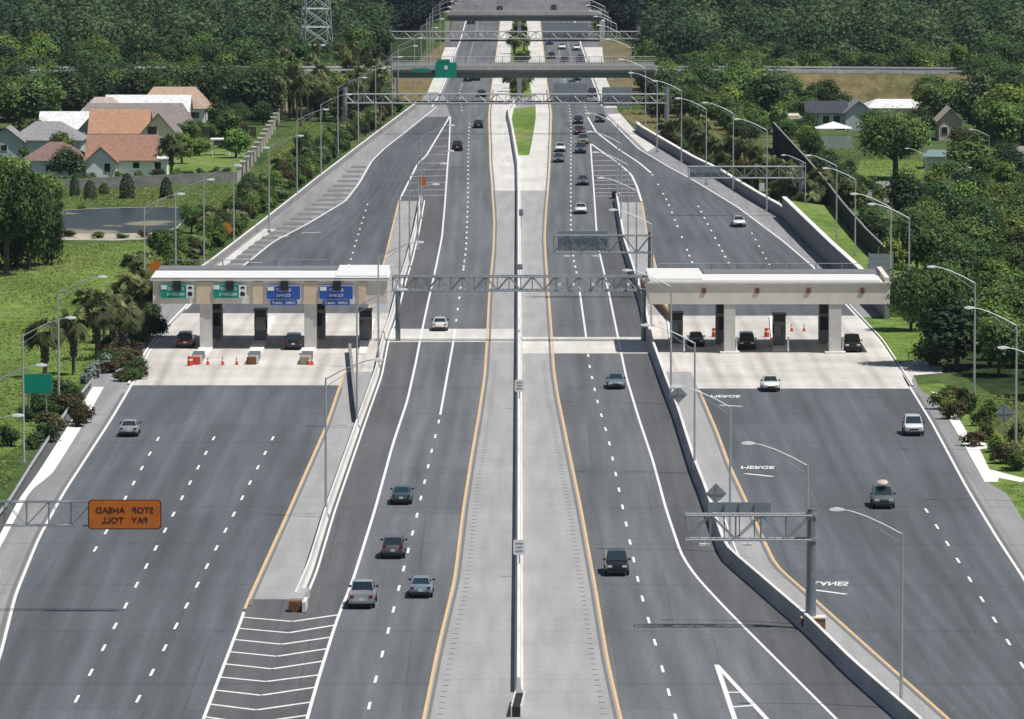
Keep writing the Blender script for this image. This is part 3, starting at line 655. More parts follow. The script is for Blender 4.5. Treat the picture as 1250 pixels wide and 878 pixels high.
# ------------------------------------------------------------------ overhead sign frames
def truss_mb(x0, x1, y, zb, h, dep, r=.07, bays=None):
    mb = MB(); n = bays or max(2, round(abs(x1-x0)/1.7)); X = np.linspace(x0, x1, n+1)
    for yy in (y, y+dep):
        for zz in (zb, zb+h): mb.tube((x0, yy, zz), (x1, yy, zz), r, n=6)
        for i, x in enumerate(X):
            mb.tube((x, yy, zb), (x, yy, zb+h), r*.6, n=5)
            if i < n:
                a, b = (zb, zb+h) if i % 2 else (zb+h, zb); mb.tube((x, yy, a), (X[i+1], yy, b), r*.6, n=5)
    for i, x in enumerate(X):
        for zz in (zb, zb+h):
            mb.tube((x, y, zz), (x, y+dep, zz), r*.4, n=5)
            if i < n: mb.tube((x, y+(dep if i % 2 else 0), zz), (X[i+1], y+(0 if i % 2 else dep), zz), r*.32, n=5)
    return mb
def rrect(mb, cx, cz, w, h, y0, y1, r=.2, m=0):
    P = []
    for sx, sz, a0 in ((1, 1, 0), (-1, 1, 90), (-1, -1, 180), (1, -1, 270)):
        for k in range(4):
            t = R(a0+30*k); P.append((cx+sx*(w/2-r)+r*math.cos(t), cz+sz*(h/2-r)+r*math.sin(t)))
    n = len(P); V = [(x, y0, z) for x, z in P] + [(x, y1, z) for x, z in P]
    mb.add(V, [tuple(range(n)), tuple(range(2*n-1, n-1, -1))] + [(n+i, n+(i+1) % n, (i+1) % n, i) for i in range(n)], m)
def lights_on(par, xs, y, z):
    for x in xs: MB().tube((x, y+.2, z), (x, y-.9, z-.15), .03, n=5).box((x, y-.95, z-.2), (.75, .3, .18)).build('sign_light', M['white'], par)
# main gantry between the two canopies
pL = at(479, 418); pR = at(789, 418)
o = empty('sign_gantry', (0, pL.y, 0), 0, 'steel box truss spanning both carriageways between the two toll canopies', 'gantry')
zb = (418-355)/sc(418)
truss_mb(pL.x, pR.x+.3, 0, zb, 1.55, 2.4, .09, 22).build('truss', M['steel_d'], o)
for x in (pL.x+.6, pR.x-.3): MB().tube((x, 1.2, 0), (x, 1.2, zb), .28, n=12).build('post', M['steel_d'], o, 40)
mb = MB(); mb.box(((pL.x+pR.x)/2, 1.2, zb+.05), (pR.x-pL.x-1, .7, .06)); mb.build('walkway', M['steel_d'], o)
for px in (683, 724, 743, 767, 700): MB().box(((px-CX)*(pL.x/(479-CX)), -.15, zb+.75), (.28, .35, .3)).build('camera_box', M['white'], o)
# far gantries
def gantry(xl, xr, ytop, ybot, label, panels=()):
    b = base_of(ybot, 5.6); p = at(xl, b); q = at(xr, b); s = sc(b)
    o = empty('sign_gantry', (0, p.y, 0), 0, label, 'gantry')
    zb = (b-ybot)/s; h = (ybot-ytop)/s
    truss_mb(p.x, q.x, 0, zb, h-.3, 1.8, .1, 34).build('truss', M['steel'], o)
    for x in (p.x, q.x): MB().tube((x, .9, 0), (x, .9, zb+h+.8), .42, n=12).build('post', M['steel'], o, 40)
    for (a, c, t, u) in panels:
        xa = at(a, b).x; xc = at(c, b).x; z0 = (b-u)/s; z1 = (b-t)/s
        mb = MB(); rrect(mb, (xa+xc)/2, (z0+z1)/2, xc-xa, z1-z0, 2.0, 2.1, .2); mb.build('sign_panel', M['sign_back'], o)
    return o
gantry(421, 814, 113, 126, 'nearer far gantry of white truss with two posts in front of the overpass', [(676,717,102,128),(735,772,107,130)])
gantry(475.5, 779.5, 37, 47.5, 'farther gantry of white truss standing behind the road overpass', [(662,718,28,49)])
def cant(px_post, px_end, ytop, ybot, base, label, panels=(), post_top=None, plinth=False, mt='steel_d', r=.07, dep=1.4):
    p = at(px_post, base); e = at(px_end, base); s = sc(base)
    o = empty('cantilever_sign_frame', (p.x, p.y, 0), 0, label, 'sign frame')
    zb = (base-ybot)/s; h = (ybot-ytop)/s; dx = e.x-p.x
    truss_mb(0, dx, -dep/2, zb, h, dep, r).build('truss', M[mt], o)
    MB().tube((0, 0, 0), (0, 0, zb+h+.45), .38, .3, 14).build('post', M['steel_d'], o, 40)
    for zz in (zb, zb+h): MB().tube((0, 0, zz-.12), (0, 0, zz+.12), .46, n=14).build('collar', M['steel'], o)
    return o, p, s, zb, h
o, p, s, zb, h = cant(990, 836, 627, 657, 768, 'large grey cantilever sign frame seen from behind at lower right', r=.085, dep=1.2, mt='steel')
xa, xb = at(864, 768).x-p.x, at(941, 768).x-p.x
mb = MB(); mb.box(((xa+xb)/2, .85, zb+h+.45), (xb-xa, .1, .75)); mb.build('sign_panel', M['sign_back'], o)
mb = MB()
for x in (xa+1.2, (xa+xb)/2, xb-1.2): MB().box((x, .72, zb+h*.68), (.08, .1, h*1.45)).build('mounting_bar', M['steel_d'], o)
mb = MB()
lights_on(o, [at(860, 768).x-p.x, at(912, 768).x-p.x], 1.4, zb-.25)
MB().box((.15, 0, .42), (1.75, 1.3, .85)).build('plinth', M['brick'], o); MB().box((.15, 0, .9), (1.85, 1.4, .1)).build('plinth_cap', M['fascia'], o)
o, p, s, zb, h = cant(794, 676, 287, 308, 364, 'grey cantilever sign frame over the inbound lanes beyond the main gantry', r=.08, dep=1.6)
xa, xb = at(681, 364).x-p.x, at(742, 364).x-p.x
mb = MB(); mb.box(((xa+xb)/2, 1.0, zb+h*.5+.3), (xb-xa, .1, h*1.15)); mb.build('sign_panel', M['sign_back'], o)
lights_on(o, [at(692, 364).x-p.x, at(727, 364).x-p.x], -.2, zb-.15)
o, p, s, zb, h = cant(978, 840, 203, 217, 264, 'grey cantilever sign frame reaching over the inbound toll road from the right bank', mt='steel', r=.07)
xa, xb = at(842, 264).x-p.x, at(880, 264).x-p.x
mb = MB(); mb.box(((xa+xb)/2, 1.0, zb+h*.5), (xb-xa, .1, h*1.05)); mb.build('sign_panel', M['sign_back'], o)
# left, with the orange sign facing the camera (mirrored writing as in the photograph)
o, p, s, zb, h = cant(-48, 196, 611, 640, 748, 'cantilever sign frame at lower left carrying the orange toll sign', mt='steel_d', r=.05, dep=.9)
sx = at(153.5, 748).x-p.x; wd = 87/s*1.0; ht = 34/s
sg = MB(); rrect(sg, sx, zb+h*.5-.02, wd, ht, -.66, -.58, .25); sgo = sg.build('sign_panel', M['orange'], o); sgo['label'] = 'orange sign reading STOP AHEAD PAY TOLL, mirrored'
bd = MB(); rrect(bd, sx, zb+h*.5-.02, wd+.16, ht+.16, -.575, -.52, .3); bd.build('sign_border', M['legend_d'], sgo)
lettering('STOP   AHEAD', .62, wd*.81, M['legend_d'], sgo, (sx, -.675, zb+h*.5+.33))
lettering('PAY   TOLL', .62, wd*.64, M['legend_d'], sgo, (sx, -.675, zb+h*.5-.42))

# ------------------------------------------------------------------ toll canopies, booths, islands
def canopy_left():
    by = 427.0; s = sc(by); p = at(332, by); W = (473-187)/s
    o = empty('toll_canopy', (p.x, p.y, 0), 0, 'cream toll plaza canopy with green and blue lane signs over the outbound toll lanes', 'canopy')
    X = lambda px: at(px, by).x-p.x
    z0 = (by-370.5)/s; z1 = (by-340)/s; x0, x1 = X(187), X(473); D = 15.5
    MB().box(((x0+x1)/2, D/2, (z0+z1)/2), (x1-x0, D, z1-z0)).build('fascia', M['fascia'], o)
    # recessed bays picked out by ochre piers on the fascia
    for a, b in ((240, 262), (309, 321), (371, 388), (438, 447)):
        MB().box(((X(a)+X(b))/2, -.09, (z0+z1)/2-.15), (X(b)-X(a), .18, z1-z0-.3)).build('fascia_pier', M['fascia_o'], o)
    MB().box(((x0+x1)/2, -.15, z1-.05), (x1-x0+.6, .3, .25)).build('cornice', M['roof_w'], o)
    MB().box(((x0+x1)/2, 4.6, z1+.09), (x1-x0+.4, 9.8, .18)).build('roof', M['roof_w'], o)
    MB().box(((x0+X(408))/2, 12.6, z1+.12), (X(408)-x0, 6.0, .3)).build('rear_roof', M['roof_g'], o)
    MB().box(((X(410)+x1)/2, 8.0, z1+.26), (x1-X(410), 15, .16)).build('raised_roof', M['roof_w'], o)
    mb = MB()
    for k in range(7): mb.box((x0+1+(X(408)-x0-2)*k/6, 15.4, z1+.55), (.12, .12, .7))
    mb.tube((x0+1, 15.4, z1+.9), (X(408)-1, 15.4, z1+.9), .04, n=5); mb.build('roof_rail', M['steel_d'], o)
    for a, b in ((244, 259), (371.5, 386.5)):
        c = (X(a)+X(b))/2; w_ = X(b)-X(a)
        MB().box((c, .8, z0/2), (w_, 1.4, z0)).build('column', M['column'], o)
        MB().box((c+.55, 12, z0/2), (w_*1.1, 1.4, z0)).build('column', M['column'], o)
    for px, bl in ((216, 0), (280, 0), (346.5, 1), (410.5, 1)):
        w_ = (38 if bl == 0 else 41)/s; h_ = (16.5 if bl == 0 else 16)/s; cz = (by-(355 if bl == 0 else 356.5))/s
        m_ = M['blue'] if bl else M['green']
        mb = MB(); rrect(mb, X(px), cz, w_, h_, -.34, -.22, .1); sgn = mb.build('lane_sign', m_, o)
        mb = MB(); rrect(mb, X(px), cz, w_+.14, h_+.14, -.215, -.16, .14); mb.build('sign_border', M['white'], sgn)
        sgn['label'] = ('blue sign, mirrored EXACT COINS with a CARS ONLY plate below' if bl else 'green sign, mirrored CHANGE RECEIPTS with car and truck symbols')
        if bl:
            lettering('EXACT', .42, w_*.42, M['white'], sgn, (X(px), -.35, cz+.28)); lettering('COINS', .42, w_*.42, M['white'], sgn, (X(px), -.35, cz-.3))
            MB().box((X(px)-w_*.38, -.36, cz+.42), (.7, .03, .42)).build('number_panel', M['white'], sgn)
            mb = MB(); rrect(mb, X(px), cz-1.12, w_*.8, .52, -.34, -.25, .06); q = mb.build('lower_plate', M['blue'], sgn); lettering('CARS   ONLY', .36, w_*.68, M['white'], q, (X(px), -.35, cz-1.12))
        else:
            lettering('CHANGE', .4, w_*.5, M['white'], sgn, (X(px)-.05, -.35, cz+.28)); lettering('RECEIPTS', .4, w_*.56, M['white'], sgn, (X(px)-.1, -.35, cz-.32))
            MB().box((X(px)-w_*.4, -.36, cz+.45), (.65, .03, .45)).build('number_panel', M['white'], sgn)
            ic = MB().box((X(px)+w_*.44, -.37, cz), (.85, .04, h_*.94)).build('symbol_panel', M['white'], sgn)
            k = MB().box((X(px)+w_*.44, -.4, cz+.38), (.48, .03, .16)).box((X(px)+w_*.44, -.4, cz+.5), (.28, .03, .1)); k.box((X(px)+w_*.44, -.4, cz-.3), (.5, .03, .36)).box((X(px)+w_*.44-.05, -.4, cz-.08), (.3, .03, .1)); k.build('vehicle_symbol', M['black'], ic)
        MB().box((X(px)+.1, -.35, z1-.75), (.85, .5, 1.0)).build('lane_signal', M['booth'], o)
canopy_left()
def canopy_right():
    by = 432.0; s = sc(by); p = at(938, by)
    o = empty('toll_canopy', (p.x, p.y, 0), 0, 'plain cream toll plaza canopy with round emblems over the inbound toll lanes', 'canopy')
    X = lambda px: at(px, by).x-p.x
    z0 = (by-371)/s; z1 = (by-344)/s; x0, x1 = X(792), X(1086); D = 15.5
    MB().box(((x0+x1)/2, D/2, (z0+z1)/2), (x1-x0, D, z1-z0)).build('fascia', M['fascia'], o)
    MB().box(((x0+x1)/2, -.1, z1-.04), (x1-x0+.3, .2, .12)).build('cornice', M['roof_w'], o)
    MB().box(((x0+x1)/2-.5, 4.6, z1+.09), (x1-x0-1.2, 9.0, .18)).build('roof', M['roof_w'], o)
    MB().box(((X(860)+x1)/2-.3, 12.4, z1+.1), (x1-X(860)-1, 6.2, .26)).build('rear_roof', M['roof_g'], o)
    MB().box(((x0+X(858))/2, 8, z1+.26), (X(858)-x0, 14.5, .16)).build('raised_roof', M['roof_w'], o)
    mb = MB()
    for k in range(9): mb.box((x0+1.5+(x1-x0-3)*k/8, 15.4, z1+.5), (.12, .12, .7))
    mb.tube((x0+1.5, 15.4, z1+.85), (x1-1.5, 15.4, z1+.85), .04, n=5); mb.build('roof_rail', M['steel_d'], o)
    MB().box((x1-.3, 7.7, z1+.25), (.5, 15.3, .5)).build('parapet', M['fascia'], o)
    for a, b in ((884, 897.5), (1012, 1027)):
        c = (X(a)+X(b))/2; w_ = X(b)-X(a)
        MB().box((c, .8, z0/2), (w_, 1.4, z0)).build('column', M['column'], o)
        MB().box((c-.5, 12, z0/2), (w_*1.1, 1.4, z0)).build('column', M['column'], o)
        MB().box((c, .55, .12), (w_+.9, 2.4, .24)).build('column_base', M['conc_white'], o)
    em = mat('emblem_red', (.25, .06, .05), .6); em2 = mat('emblem_ochre', (.4, .24, .12), .6)
    for px in (859, 924, 986.5, 1052):
        mb = MB().tube((X(px), .02, (by-354.5)/s), (X(px), -.08, (by-354.5)/s), .3, n=18).build('emblem', em, o)
        MB().box((X(px), -.1, (by-354.5)/s), (.52, .06, .16)).tube((X(px), -.09, (by-354.5)/s), (X(px), -.13, (by-354.5)/s), .16, n=12).build('emblem_centre', em2, mb)
canopy_right()
def make_booth():
    r = empty('toll_booth', (0, 0, 0))
    MB().box((0, 1.3, .65), (1.35, 2.6, 1.0)).build('booth_wall', M['booth_g'], r)
    w_ = MB().box((0, 1.3, 1.75), (1.3, 2.5, 1.2)).build('booth_window', M['glass'], r)
    mb = MB()
    for x in (-.64, .64):
        for y in (.06, 1.3, 2.54): mb.box((x, y, 1.75), (.1, .1, 1.2))
    mb.build('window_frame', M['trim'], w_)
    MB().box((0, 1.3, 2.48), (1.4, 2.7, .26)).build('sign_band', M['booth_g'], r)
    MB().box((0, 1.3, 2.95), (1.35, 2.6, .68)).build('booth_head', M['booth'], r)
    MB().box((0, 1.3, 3.36), (1.55, 2.9, .14)).build('booth_roof', M['booth'], r)
    return r
BOOTH = make_booth(); fb = True
for px, py, lb in ((264.5, 416, 'dark toll booth just right of the left canopy column, outbound side'), (318, 418, 'dark toll booth between the green and blue lane signs'), (391, 416, 'dark toll booth just right of the second outbound canopy column'), (446, 418, 'dark toll booth at the right end of the outbound canopy'),
                   (826, 422, 'dark toll booth at the left end of the inbound canopy'), (880, 421, 'dark toll booth just left of the first inbound canopy column'), (951.5, 424, 'dark toll booth with pale grey base midway under the inbound canopy'), (1006, 421, 'dark toll booth just left of the right inbound column')):
    o = BOOTH if fb else copy_tree(BOOTH); fb = False; p = at(px, py); o.location = (p.x, p.y, .2); tag(o, lb, 'toll booth', 'toll booths under the canopies')
    o.scale = (.7, 1, 1.25) if px in (264.5, 391, 880, 1006) else (1, 1, 1)
def island(pts, label):
    P = [at(x, y) for x, y in pts]; c = P[0]
    mb = MB(); pr = [(q.x-c.x, q.y-c.y) for q in P]
    if sum(pr[i][0]*pr[(i+1) % len(pr)][1]-pr[(i+1) % len(pr)][0]*pr[i][1] for i in range(len(pr))) < 0: pr = pr[::-1]
    mb.prism(pr, .03, .24); o = mb.build('toll_island', M['conc_white'], None, None, (c.x, c.y, 0)); tag(o, label, 'traffic island', 'toll islands')
    return o
for cx, lb in ((250, 'first'), (313, 'second'), (376, 'third')):
    island([(cx-10,433),(cx-6,436),(cx+2,436),(cx+8,431),(cx+12,420),(cx+18,398),(cx+24,388),(cx+18,388),(cx+3,400),(cx-2,412)], 'white concrete island under the outbound canopy, %s from the left' % lb)
island([(438,434),(446,434),(452,418),(458,392),(452,392),(441,412)], 'white concrete island under the rightmost outbound booth')
for cx, lb in ((827, 'leftmost'), (890, 'second'), (952, 'third'), (1019, 'rightmost')):
    island([(cx-9,430),(cx+10,430),(cx+6,412),(cx-3,394),(cx-8,388),(cx-13,388),(cx-12,400)], '%s white concrete island under the inbound canopy' % lb)
# crash cushions at the island noses (outbound)
def cushion(px, py, colr, label, sl=0):
    p = at(px, py); o = empty('crash_cushion', (p.x, p.y, 0), sl, label, 'crash cushion', 'crash cushions in front of the toll islands')
    MB().box((.3, 3.2, .55), (1.1, 4.4, .9)).build('cushion_body', M['conc_white'], o)
    mb = MB()
    for k in range(5): mb.box((.3, 1.2+k*.95, .72), (1.2, .12, .72))
    mb.build('cushion_ribs', M['steel_d'], o)
    mb = MB().box((.1, .55, .45), (1.0, .7, .75)).tube((.1, .1, .45), (.1, .5, .45), .36, n=12); mb.build('cushion_nose', colr, o)
nose = mat('cushion_nose_brown', (.17, .075, .035), .7); nose2 = mat('cushion_nose_red', (.55, .07, .04), .7); nose3 = mat('cushion_nose_tan', (.3, .26, .18), .7)
cushion(237, 446, nose2, 'crash cushion with red barrel on the left island nose'); cushion(305.5, 446, nose, 'crash cushion with brown nose on the middle island'); cushion(370, 446, nose3, 'crash cushion with tan nose on the right island')
def make_cone():
    r = empty('traffic_cone', (0, 0, 0)); MB().box((0, 0, .03), (.4, .4, .05)).build('cone_base', M['cone'], r)
    c = MB().tube((0, 0, .05), (0, 0, .82), .17, .035, 12).build('cone_body', M['cone'], r, 40); MB().tube((0, 0, .42), (0, 0, .56), .112, .086, 12).build('reflective_band', M['white'], c); return r
CONE = make_cone(); fc = True
for px, py, lb in ((253.7,446,'orange cone nearest the left crash cushion'),(271.8,446,'orange cone in the middle of the row of three'),(289,446,'orange cone third from the left before the toll lane'),(377,446,'orange cone left of the pair by the tan crash cushion'),(381,446,'orange cone right of the pair by the tan crash cushion'),(966.5,405,'orange cone on the inbound pad left of the other one'),(981.5,405,'orange cone on the inbound pad right of the other one')):
    o = CONE if fc else copy_tree(CONE); fc = False; p = at(px, py); o.location = (p.x, p.y, .05); tag(o, lb, 'traffic cone', 'orange traffic cones')
def bollard(px, py, label):
    p = at(px, py); o = MB().tube((0, 0, 0), (0, 0, 1.5), .1, n=10).build('bollard', M['white'], None, 40, (p.x, p.y, .2)); MB().tube((0, 0, 1.5), (0, 0, 1.58), .12, .05, 10).build('bollard_cap', M['steel'], o); tag(o, label, 'bollard', 'white bollards at the inbound islands')
for px, py, lb in ((835, 431, 'white bollard right of the leftmost inbound booth'), (899, 431, 'white bollard right of the first inbound column'), (962, 431, 'white bollard right of the middle inbound booth'), (1029, 431, 'white bollard right of the right inbound column')): bollard(px, py, lb)
# barrels beside the booths
def barrel(px, py, label, m_):
    p = at(px, py); mb = MB().tube((0, 0, 0), (0, 0, .5), .3, .29, 14).tube((0, 0, .5), (0, 0, 1.0), .27, .25, 14); o = mb.build('traffic_barrel', m_, None, 40, (p.x, p.y, .05)); MB().tube((0, 0, .55), (0, 0, .72), .285, n=14).build('reflective_band', M['white'], o); tag(o, label, 'barrel')
barrel(232, 447, 'red barrel beside the left crash cushion', M['cone']); barrel(872, 412, 'red barrel by the first inbound column', M['cone']); barrel(936, 412, 'red barrel by the middle inbound booth', M['cone'])
# big attenuator at the end of the outbound island barrier and median nose
p = at(361, 748); o = empty('crash_cushion', (p.x, p.y, 0), -.03, 'long ribbed crash cushion with rust brown nose at the lower end of the left island', 'crash cushion')
MB().box((-.1, .6, .45), (.85, 1.0, .75)).tube((-.1, -.1, .45), (-.1, .5, .45), .4, n=14).build('cushion_nose', nose, o)
mb = MB()
for k in range(7): mb.box((-.05+k*.03, 1.5+k*.95, .55), (.95, .2, .75))
mb.build('cushion_ribs', M['white'], o)
MB().box((.05, 4.3, .4), (.75, 6.0, .6)).build('cushion_body', M['steel'], o)
MB().box((.62, 1.2, .45), (.25, 3.0, .75)).build('side_wall', M['barrier'], o)
p = at(633, 874); o = empty('crash_cushion', (p.x, p.y, 0), 0, 'dark crash cushion at the near end of the median barrier', 'crash cushion')
MB().box((-.05, 2.4, .4), (.45, 6.4, .65), -.04).build('cushion_body', M['trim'], o)
mb = MB()
for x in (-.34, .28): mb.box((x, 2.6, .42), (.08, 6.8, .72), -.04)
mb.build('side_rail', M['barrier'], o)
p = at(751, 243); o = empty('crash_cushion', (p.x, p.y, 0), 0, 'small black crash cushion at the tip of the inbound island', 'crash cushion')
MB().box((0, .8, .55), (1.0, 2.4, 1.0)).build('cushion_body', M['black'], o); MB().box((.3, 2.6, .4), (.9, 1.6, .7)).build('cushion_base', M['conc_white'], o)
# island walls: narrow dark wing wall (outbound), brown triangle (inbound)
def wing(pts, h, m_, name, label):
    o = None; mb = MB()
    for a, b in zip(pts[:-1], pts[1:]):
        A = at(*a); B = at(*b); d = B-A; mb.box(((A.x+B.x)/2, (A.y+B.y)/2, h/2+.05), (d.length, .3, h), math.atan2(d.y, d.x))
    o = mb.build(name, m_); tag(o, label, 'wall'); return o
wing([(427,431),(429,452),(434,500),(436.5,517)], 1.0, M['wall_c'], 'wing_wall', 'dark curved wing wall on the outbound island below the last booth')
wing([(929,712),(950,727),(1000,769)], .35, M['conc_white'], 'planter_edge', 'pale edge around the brown wedge on the inbound island')
flat('island_mulch', M['soil'], lambda mb: px_poly(mb, [(930,713),(998,768),(984,768),(950,737)], .09))
wing([(800,370),(818,392),(832,408)], .9, M['brick'], 'low_wall', 'brown brick low wall running beside the leftmost inbound booth')
wing([(783,348),(790,362)], .9, M['brick'], 'low_wall', 'short brown brick wall behind the inbound canopy corner')

# ------------------------------------------------------------------ roadside signs
def sign(px, base, hpole, shape, size, colr, label, back=False, name='road_sign', text=None, bars=False):
    p = at(px, base); o = empty(name, (p.x, p.y, 0), 0, label, 'sign')
    w_, h_ = size; zc = hpole-h_/2
    MB().tube((0, .06, 0), (0, .06, hpole-.05), .05, n=8).build('post', M['steel'], o)
    mb = MB()
    if shape == 'diamond':
        r = w_/1.414; V = [(0, -r), (r, 0), (0, r), (-r, 0)]
        mb.add([(x, -.02, zc+z) for x, z in V] + [(x, .02, zc+z) for x, z in V], [(0, 1, 2, 3), (7, 6, 5, 4), (0, 4, 5, 1), (1, 5, 6, 2), (2, 6, 7, 3), (3, 7, 4, 0)])
    else: rrect(mb, 0, zc, w_, h_, -.02, .02, min(.12, h_*.2))
    f_ = mb.build('sign_face', colr, o)
    if back:
        MB().box((0, -.05, zc), (w_*1.15, .04, .07)).box((0, -.05, zc), (.07, .04, w_*1.2)).build('brace', M['steel'], f_)
    if bars:
        for k in range(3): MB().box((0, -.03, zc+.32-.3*k), (w_*(.62-.08*(k % 2)), .015, .1)).build('legend_bar', M['sign_back'], f_)
    if text:
        for i, t in enumerate(text): lettering(t, h_*.75/len(text)*.9, min(w_*.8, .2*len(t)*h_/len(text)*2), M['black'] if colr != M['green'] else M['white'], f_, (0, -.03, zc+h_*(.5-(i+.5)/len(text))*.85))
    return o
sign(828, 510, 2.9, 'diamond', (1.25, 1.25), M['sign_back'], 'grey back of a diamond sign on the inbound island, farther one', True)
sign(874, 640, 3.2, 'diamond', (1.25, 1.25), M['sign_back'], 'grey back of a diamond sign on the inbound island just above the cantilever frame', True)
sign(1226, 540, 3.4, 'diamond', (1.3, 1.3), M['sign_back'], 'grey back of a diamond sign in the shrubs on the right verge', True)
sign(276, 296, 2.5, 'diamond', (1.5, 1.5), M['orange2'], 'bright orange round-looking diamond sign on the left verge beyond the toll canopy')
sign(191, 352, 3.3, 'diamond', (1.6, 1.6), M['orange'], 'orange diamond sign behind the left end of the outbound canopy')
sign(516, 243, 3.3, 'rect', (1.0, 1.3), M['orange'], 'small orange sign on the left island tip among lamp posts')
sign(634, 500, 1.9+1.07, 'rect', (.95, 1.2), M['white'], 'white rectangular sign on the median barrier near the concrete band', bars=True)
sign(634, 705, 1.9+1.07, 'rect', (.95, 1.2), M['white'], 'white rectangular sign on the median barrier, nearest one', bars=True)
sign(634.5, 345, 2.3, 'rect', (.7, .7), M['sign_back'], 'small grey sign on the median barrier behind the main gantry', True)
sign(636, 278, 2.6, 'rect', (.6, 1.0), M['sign_back'], 'small grey sign on the median barrier, farthest one', True)
sign(930, 243, 2.4, 'rect', (.8, 1.2), M['white'], 'small white sign behind the low wall on the right')
sign(148, 432, 3.3, 'rect', (1.3, .6), M['steel_d'], 'small framed grey sign among the palms left of the outbound plaza')
# green guide sign, left
p = at(46, 515); o = empty('guide_sign', (p.x, p.y, 0), 0, 'green guide sign panel on two posts on the left verge', 'sign')
zc = (515-468)/sc(515); w_ = 36/sc(515); h_ = 23/sc(515)
mb = MB(); rrect(mb, 0, zc, w_, h_, -.05, .0, .25); f_ = mb.build('sign_panel', M['green'], o)
mb = MB(); rrect(mb, 0, zc, w_+.12, h_+.12, .005, .04, .28); mb.build('sign_border', M['sign_back'], f_)
for x in (-w_*.3, w_*.3): MB().tube((x, .1, 0), (x, .1, zc+h_/2-.1), .08, n=8).build('post', M['steel'], o)
# grey panel behind the inbound canopy
p = at(1075, 372); o = empty('utility_panel', (p.x, p.y, 0), 0, 'large grey louvred panel on posts behind the right end of the inbound canopy', 'sign')
mb = MB()
for k in range(5): mb.box((0, 0, 3.3+k*.62), (3.0, .12, .58))
mb.build('panel', M['sign_back'], o)
for x in (-1.4, 1.4): MB().tube((x, .1, 0), (x, .1, 6.2), .09, n=8).build('post', M['steel'], o)

# ------------------------------------------------------------------ cars
PAINT = {}
def paint(name, col, metal=.35):
    if name not in PAINT: PAINT[name] = mat('car_paint_'+name, col, .28, metal, coat=.6, spec=.5)
    return PAINT[name]
def loft(st, mb):
    o = len(mb.v); n = None
    for (y, zb, zt, hw) in st:
        zm = zb+(zt-zb)*.55
        ring = [(-hw*.86, zb), (-hw*.98, zb+(zt-zb)*.25), (-hw, zm), (-hw*.93, zt-.05), (-hw*.82, zt), (0, zt+.03), (hw*.82, zt), (hw*.93, zt-.05), (hw, zm), (hw*.98, zb+(zt-zb)*.25), (hw*.86, zb)]
        n = len(ring); mb.v += [(x, y, z) for x, z in ring]
    for i in range(len(st)-1):
        for j in range(n): a = o+i*n+j; b = o+i*n+(j+1) % n; mb.f.append([a, b, b+n, a+n]); mb.m.append(0)
    mb.f.append([o+j for j in range(n-1, -1, -1)]); mb.m.append(0); e = o+(len(st)-1)*n; mb.f.append([e+j for j in range(n)]); mb.m.append(0)
def pane(parent, name, q, inset, m_, outv, gap=.012, th=.01):
    P = [Vector(v) for v in q]; c = sum(P, Vector())/4; n = (P[1]-P[0]).cross(P[3]-P[0]).normalized()
    if n.dot(Vector(outv)) < 0: n = -n
    Q = [p+(c-p)*inset for p in P]; A = [p+n*gap for p in Q]; B = [p+n*(gap+th) for p in Q]
    if (A[1]-A[0]).cross(A[3]-A[0]).dot(n) < 0: A.reverse(); B.reverse()
    return MB().add(A+B, [(3, 2, 1, 0), (4, 5, 6, 7)] + [(i, (i+1) % 4, 4+(i+1) % 4, 4+i) for i in range(4)]).build(name, m_, parent)
